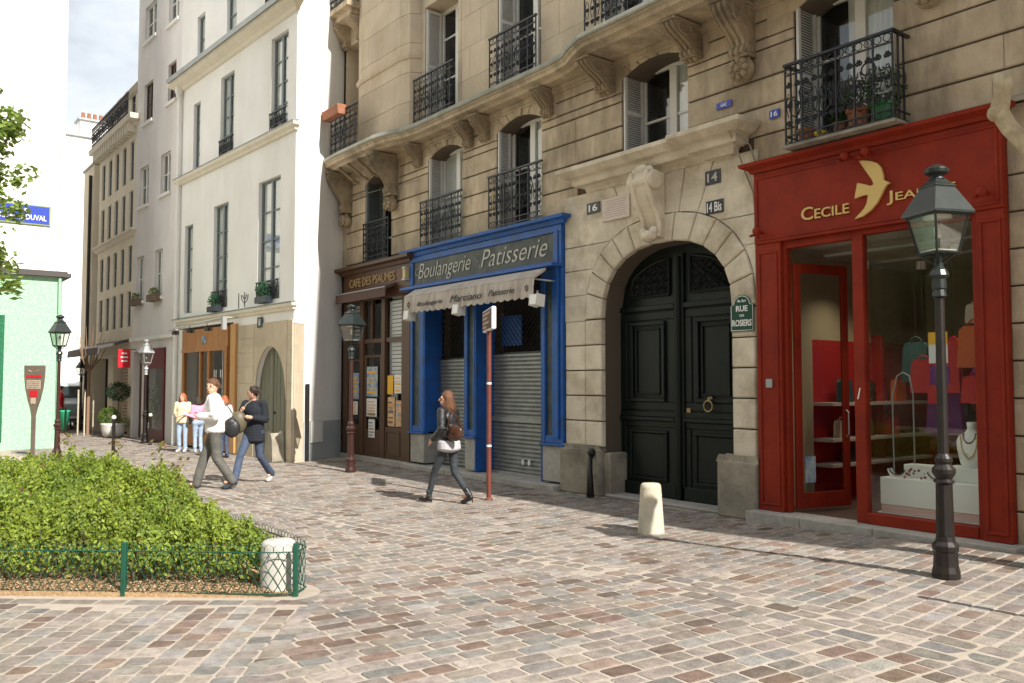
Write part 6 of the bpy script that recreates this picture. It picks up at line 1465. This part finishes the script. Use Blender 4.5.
        if sl:
            for s_ in 'lr':
                sh, el, wr = J['sh_'+s_], J['el_'+s_], J['wr_'+s_]
                limb(q, sh, el, .056+r_*.7, .046+r_*.7); 
                if sl > 1: limb(q, el, wr.lerp(el,.06), .044+r_*.7, .034+r_*.7); q.ball(el+Vector((R.uniform(-.02,.02),0,.03)), (.055+r_,.055+r_,.022), 8, 6)
        for i in range(0 if low else 6): z_ = R.uniform(-.25,.05); q.ball(che+Vector((R.choice((-1,1))*R.uniform(.03,.08),R.uniform(-.1,.1),z_)), (.05+r_,.06,.02), 8, 5)
        go_ = q.build(name, M[m], P, smooth=True); remesh(go_, vox, 2)
    # shoes
    for s_ in 'lr':
        an, kn = J['ankle_'+s_], J['knee_'+s_]; toe = J.get('toe_'+s_, an+Vector((.17,0,-.055))); q = MB()
        dv = (toe-an); limb(q, an+Vector((-.035,0,-.045)), an+Vector((-.0,0,-.0)), .034, .040); limb(q, an+Vector((-.03,0,-.05)), toe+Vector((-.03,0,0)), .036, .036); limb(q, toe+Vector((-.06,0,.004)), toe, .038, .024)
        if wear.get('heel'): limb(q, an+Vector((-.01,0,-.01)), an.lerp(kn,.22), .043, .047)
        if wear.get('heel'): limb(q, an+Vector((-.055,0,-.05)), Vector((an.x-.06,an.y,max(.008,an.z-.12))), .016, .009, 6)
        so_ = q.build('shoe', M[wear['shoe']], P, smooth=True); remesh(so_, .010, 1)
    return P, J
pose_turn = {}
def walk(st=.33, lean=.03, arm_l=(.05,.10), arm_r=None, front='l'):
    s1, s2 = ('l','r') if front=='l' else ('r','l'); sy = {'l':1,'r':-1}
    J = dict(pelvis=(0,0,.93), chest=(lean,0,1.24), neck=(lean+.01,0,1.45), head=(lean+.035,0,1.585))
    for s_ in 'lr':
        y = sy[s_]; J['hip_'+s_] = (0,y*.085,.90); J['sh_'+s_] = (lean,y*.175,1.395)
    J['knee_'+s1] = (st*.58,sy[s1]*.085,.50); J['ankle_'+s1] = (st*.97,sy[s1]*.07,.10); J['toe_'+s1] = (st*.97+.17,sy[s1]*.075,.055)
    J['knee_'+s2] = (-st*.12,sy[s2]*.08,.49); J['ankle_'+s2] = (-st*.95,sy[s2]*.07,.15); J['toe_'+s2] = (-st*.95+.14,sy[s2]*.075,.035)
    J['el_l'] = (lean-.06,.225,1.12); J['wr_l'] = (lean+.02,.23,.90); J['el_r'] = (lean-.03,-.225,1.12); J['wr_r'] = (lean+.10,-.22,.90)
    return J
# woman in the leather jacket
l1 = 'person with long brown hair in black leather jacket striding past the blue bakery'
pose_turn[l1] = 38
J = walk(.34,.02,front='l'); J['el_l'] = (-.02,.235,1.12); J['wr_l'] = (.16,.20,.98); J['el_r'] = (.0,-.23,1.12); J['wr_r'] = (.17,-.18,1.0)
person(l1, (-10.27,-2.30), 202, 1.60, J, dict(hair=('hair_brown',.17), legs='denim_grey', leg_w=(.088,.056,.044), top=[('top_grey',-.09,.035,0,'blouse'),('leather',.10,.022,2,'jacket')], flare=.03, shoe='shoe', heel=True))
o = thing('shoulder_bag', 'glossy dark brown bag hanging behind the shoulder of the woman in leather', 'bag', (-10.02,-2.36,1.02), radians(202))
q = MB(); q.ball((0,0,0), (.13,.05,.12), 14, 8); q.ball((0.05,0,-.04),(.09,.05,.07),10,6); q.build('pouch', M['bag_brown'], o, smooth=True); q = MB(); q.tube([(-.10,0,.08),(-.06,.02,.22),(.06,.03,.30),(.14,0,.06)], .012, 6); q.build('strap', M['bag_brown'], o)
# man in white
l2 = 'person with short brown hair in white jacket and grey trousers walking past the hedge'
pose_turn[l2] = 60
J = walk(.28,.02,front='r'); J['el_l'] = (-.02,.25,1.13); J['wr_l'] = (.22,.12,1.13); J['el_r'] = (.02,-.25,1.13); J['wr_r'] = (.26,-.08,1.12)
person(l2, (-13.95,-4.42), 246, 1.78, J, dict(hair=('hair_brown',0), legs='trouser', leg_w=(.10,.075,.070), top=[('shirt_white',-.02,.042,2,'jacket')], flare=.012, shoe='denim_grey'))
o = thing('shoulder_bag', 'flat black bag hanging at the hip of the man in white', 'bag', (-13.80,-4.20,1.0), radians(246))
q = MB(); q.ball((0,0,-.02), (.13,.055,.15), 14, 8); q.ball((.02,0,.06), (.10,.05,.09), 12, 8); q.build('pouch', M['bag_black'], o, smooth=True); q = MB(); q.tube([(-.08,0,.10),(.06,-.03,.32),(.18,-.05,.44)], .012, 6); q.build('strap', M['bag_black'], o)
o = thing('folded_leaflet', 'pink folded leaflet held open in the hands of the man in white', 'leaflet', (-14.10,-4.76,1.20), radians(246))
q = MB(); q.obox((0,-.08,0),(.10,.07,.003),(1,0,.3),(0,1,.2),(-.3,0,1)); q.obox((0,.08,0),(.10,.07,.003),(1,0,.3),(0,1,-.2),(-.3,0,1)); q.build('paper', M['pink'], o)
# woman in the black cardigan
l3 = 'person with tied dark hair in long black cardigan and blue jeans, striding'
pose_turn[l3] = -70
J = walk(.50,.0,front='r'); J['el_r'] = (.08,-.25,1.14); J['wr_r'] = (.22,-.12,1.26); J['el_l'] = (.0,.22,1.12); J['wr_l'] = (.20,.10,1.16)
J['neck'] = (.0,0,1.45); J['head'] = (.03,-.01,1.585)
person(l3, (-14.26,-3.66), 308, 1.66, J, dict(hair=('hair_dark',0), legs='denim', leg_w=(.094,.064,.066), top=[('cardigan',-.16,.024,2,'cardigan')], flare=.03, shoe='shoe_pale'))
o = thing('shoulder_bag', 'olive brown bag clutched in front of the woman in black cardigan', 'bag', (-14.20,-3.95,1.06), radians(250))
q = MB(); q.ball((0,0,0), (.14,.09,.19), 12, 8); q.build('pouch', M['bag_olive'], o, smooth=True); q = MB(); q.tube([(-.03,0,.14),(-.12,-.07,.30),(-.20,-.12,.36)], .012, 6); q.build('strap', M['bag_olive'], o)
# the two girls at the wooden shop and the person behind
def stand(lean=0):
    J = walk(.05,lean); J['knee_l']=(.02,.09,.49); J['ankle_l']=(.0,.09,.09); J['toe_l']=(.16,.11,.04); J['knee_r']=(.03,-.09,.49); J['ankle_r']=(-.02,-.09,.09); J['toe_r']=(.14,-.11,.04); return J
J = stand(); J['wr_l'] = (.25,.10,1.08); J['wr_r'] = (.22,-.10,1.06); J['el_l'] = (.0,.22,1.12); J['el_r'] = (0,-.22,1.12)
person('small person with auburn hair in cream top and pale jeans standing by the wooden shopfront', (-21.87,-2.62), -40, 1.46, J, dict(hair=('hair_red',.12), legs='denim_pale', top=[('cream_top',-.05,.02,1,'top')], flare=.03, shoe='shoe_pale'), vox=.018)
person('person in pink top facing the auburn haired person in cream top', (-21.5,-2.35), 190, 1.38, dict(J), dict(hair=('hair_dark',.1), legs='denim_pale', top=[('pink',-.04,.015,1,'top')], shoe='shoe_pale'), vox=.018)
person('person in white shirt standing by the corner post of the wooden shopfront', (-19.6,-2.35), 200, 1.42, stand(), dict(hair=('hair_red',.08), legs='denim', top=[('shirt_white',-.03,.015,1,'shirt')], shoe='shoe'), vox=.018)
person('distant person in red and white top near the green bin', (-34.6,-3.25), 60, 1.6, walk(.25), dict(hair=('hair_dark',0), legs='denim', top=[('red_sign',-.02,.015,2,'top')], shoe='shoe'), vox=.025)

# ------------------------------------------------------------------ the far side of the square, behind the viewer: it shades the sky and shows in the panes
for bi,(xa,xb,yy,hh,lab) in enumerate(((-24,-3,-24,15,'cream apartment building across the square, opposite the bakery'),(-2.5,24,-23,17,'pale stone apartment building across the square, opposite the boutique'))):
    o = thing('opposite_building', lab, 'building', (0,yy,0)); q = MB(); ops = []
    x = xa+1.2
    while x < xb-2:
        for z in (3.8,7.0,10.2,13.2):
            if z+2 < hh: ops.append((x,x+1.1,z,z+2))
        x += 2.6
    nops = [(-b,-a,c,d) for a,b,c,d in ops]; wall_sheet(q, -xb, -xa, 0, hh, 0, nops, .25); q.box(-xb,-xa,.3,6,0,hh-.1)
    q.v = [(-x,-y,z) for x,y,z in q.v]; q.build('wall', M['stone_dark'], o)
    wm = None
    for a,b,c,d in ops[::1]:
        if wm is None: q = MB(); q.box(-.55,.55,-.26,-.22,0,2); wm = q.build('window', M['winback'], o)
        else: w2 = wm.copy(); COL.objects.link(w2); wm = w2
        wm.location = ((a+b)/2,0,c)
for i,(x,y,r) in enumerate(((-10.5,-17.5,3.0),(-15.5,-18.5,3.2),(-20.5,-18,3.0))):
    o = thing('square_tree', ('leafy tree across the square, nearest to the viewer','leafy tree across the square, middle of three','leafy tree across the square, farthest down the street')[i], 'tree', (x,y,0))
    q = MB(); q.tube([(0,0,0),(.1,0,2),(0,.1,4),(0,0,5.5)], [.2,.16,.12,.05], 8); q.build('trunk', M['bark'], o); leaf_ball((0,0,5.0), r, 6000, .16, (.09,.16,.03), o, 'crown', shell=.35)
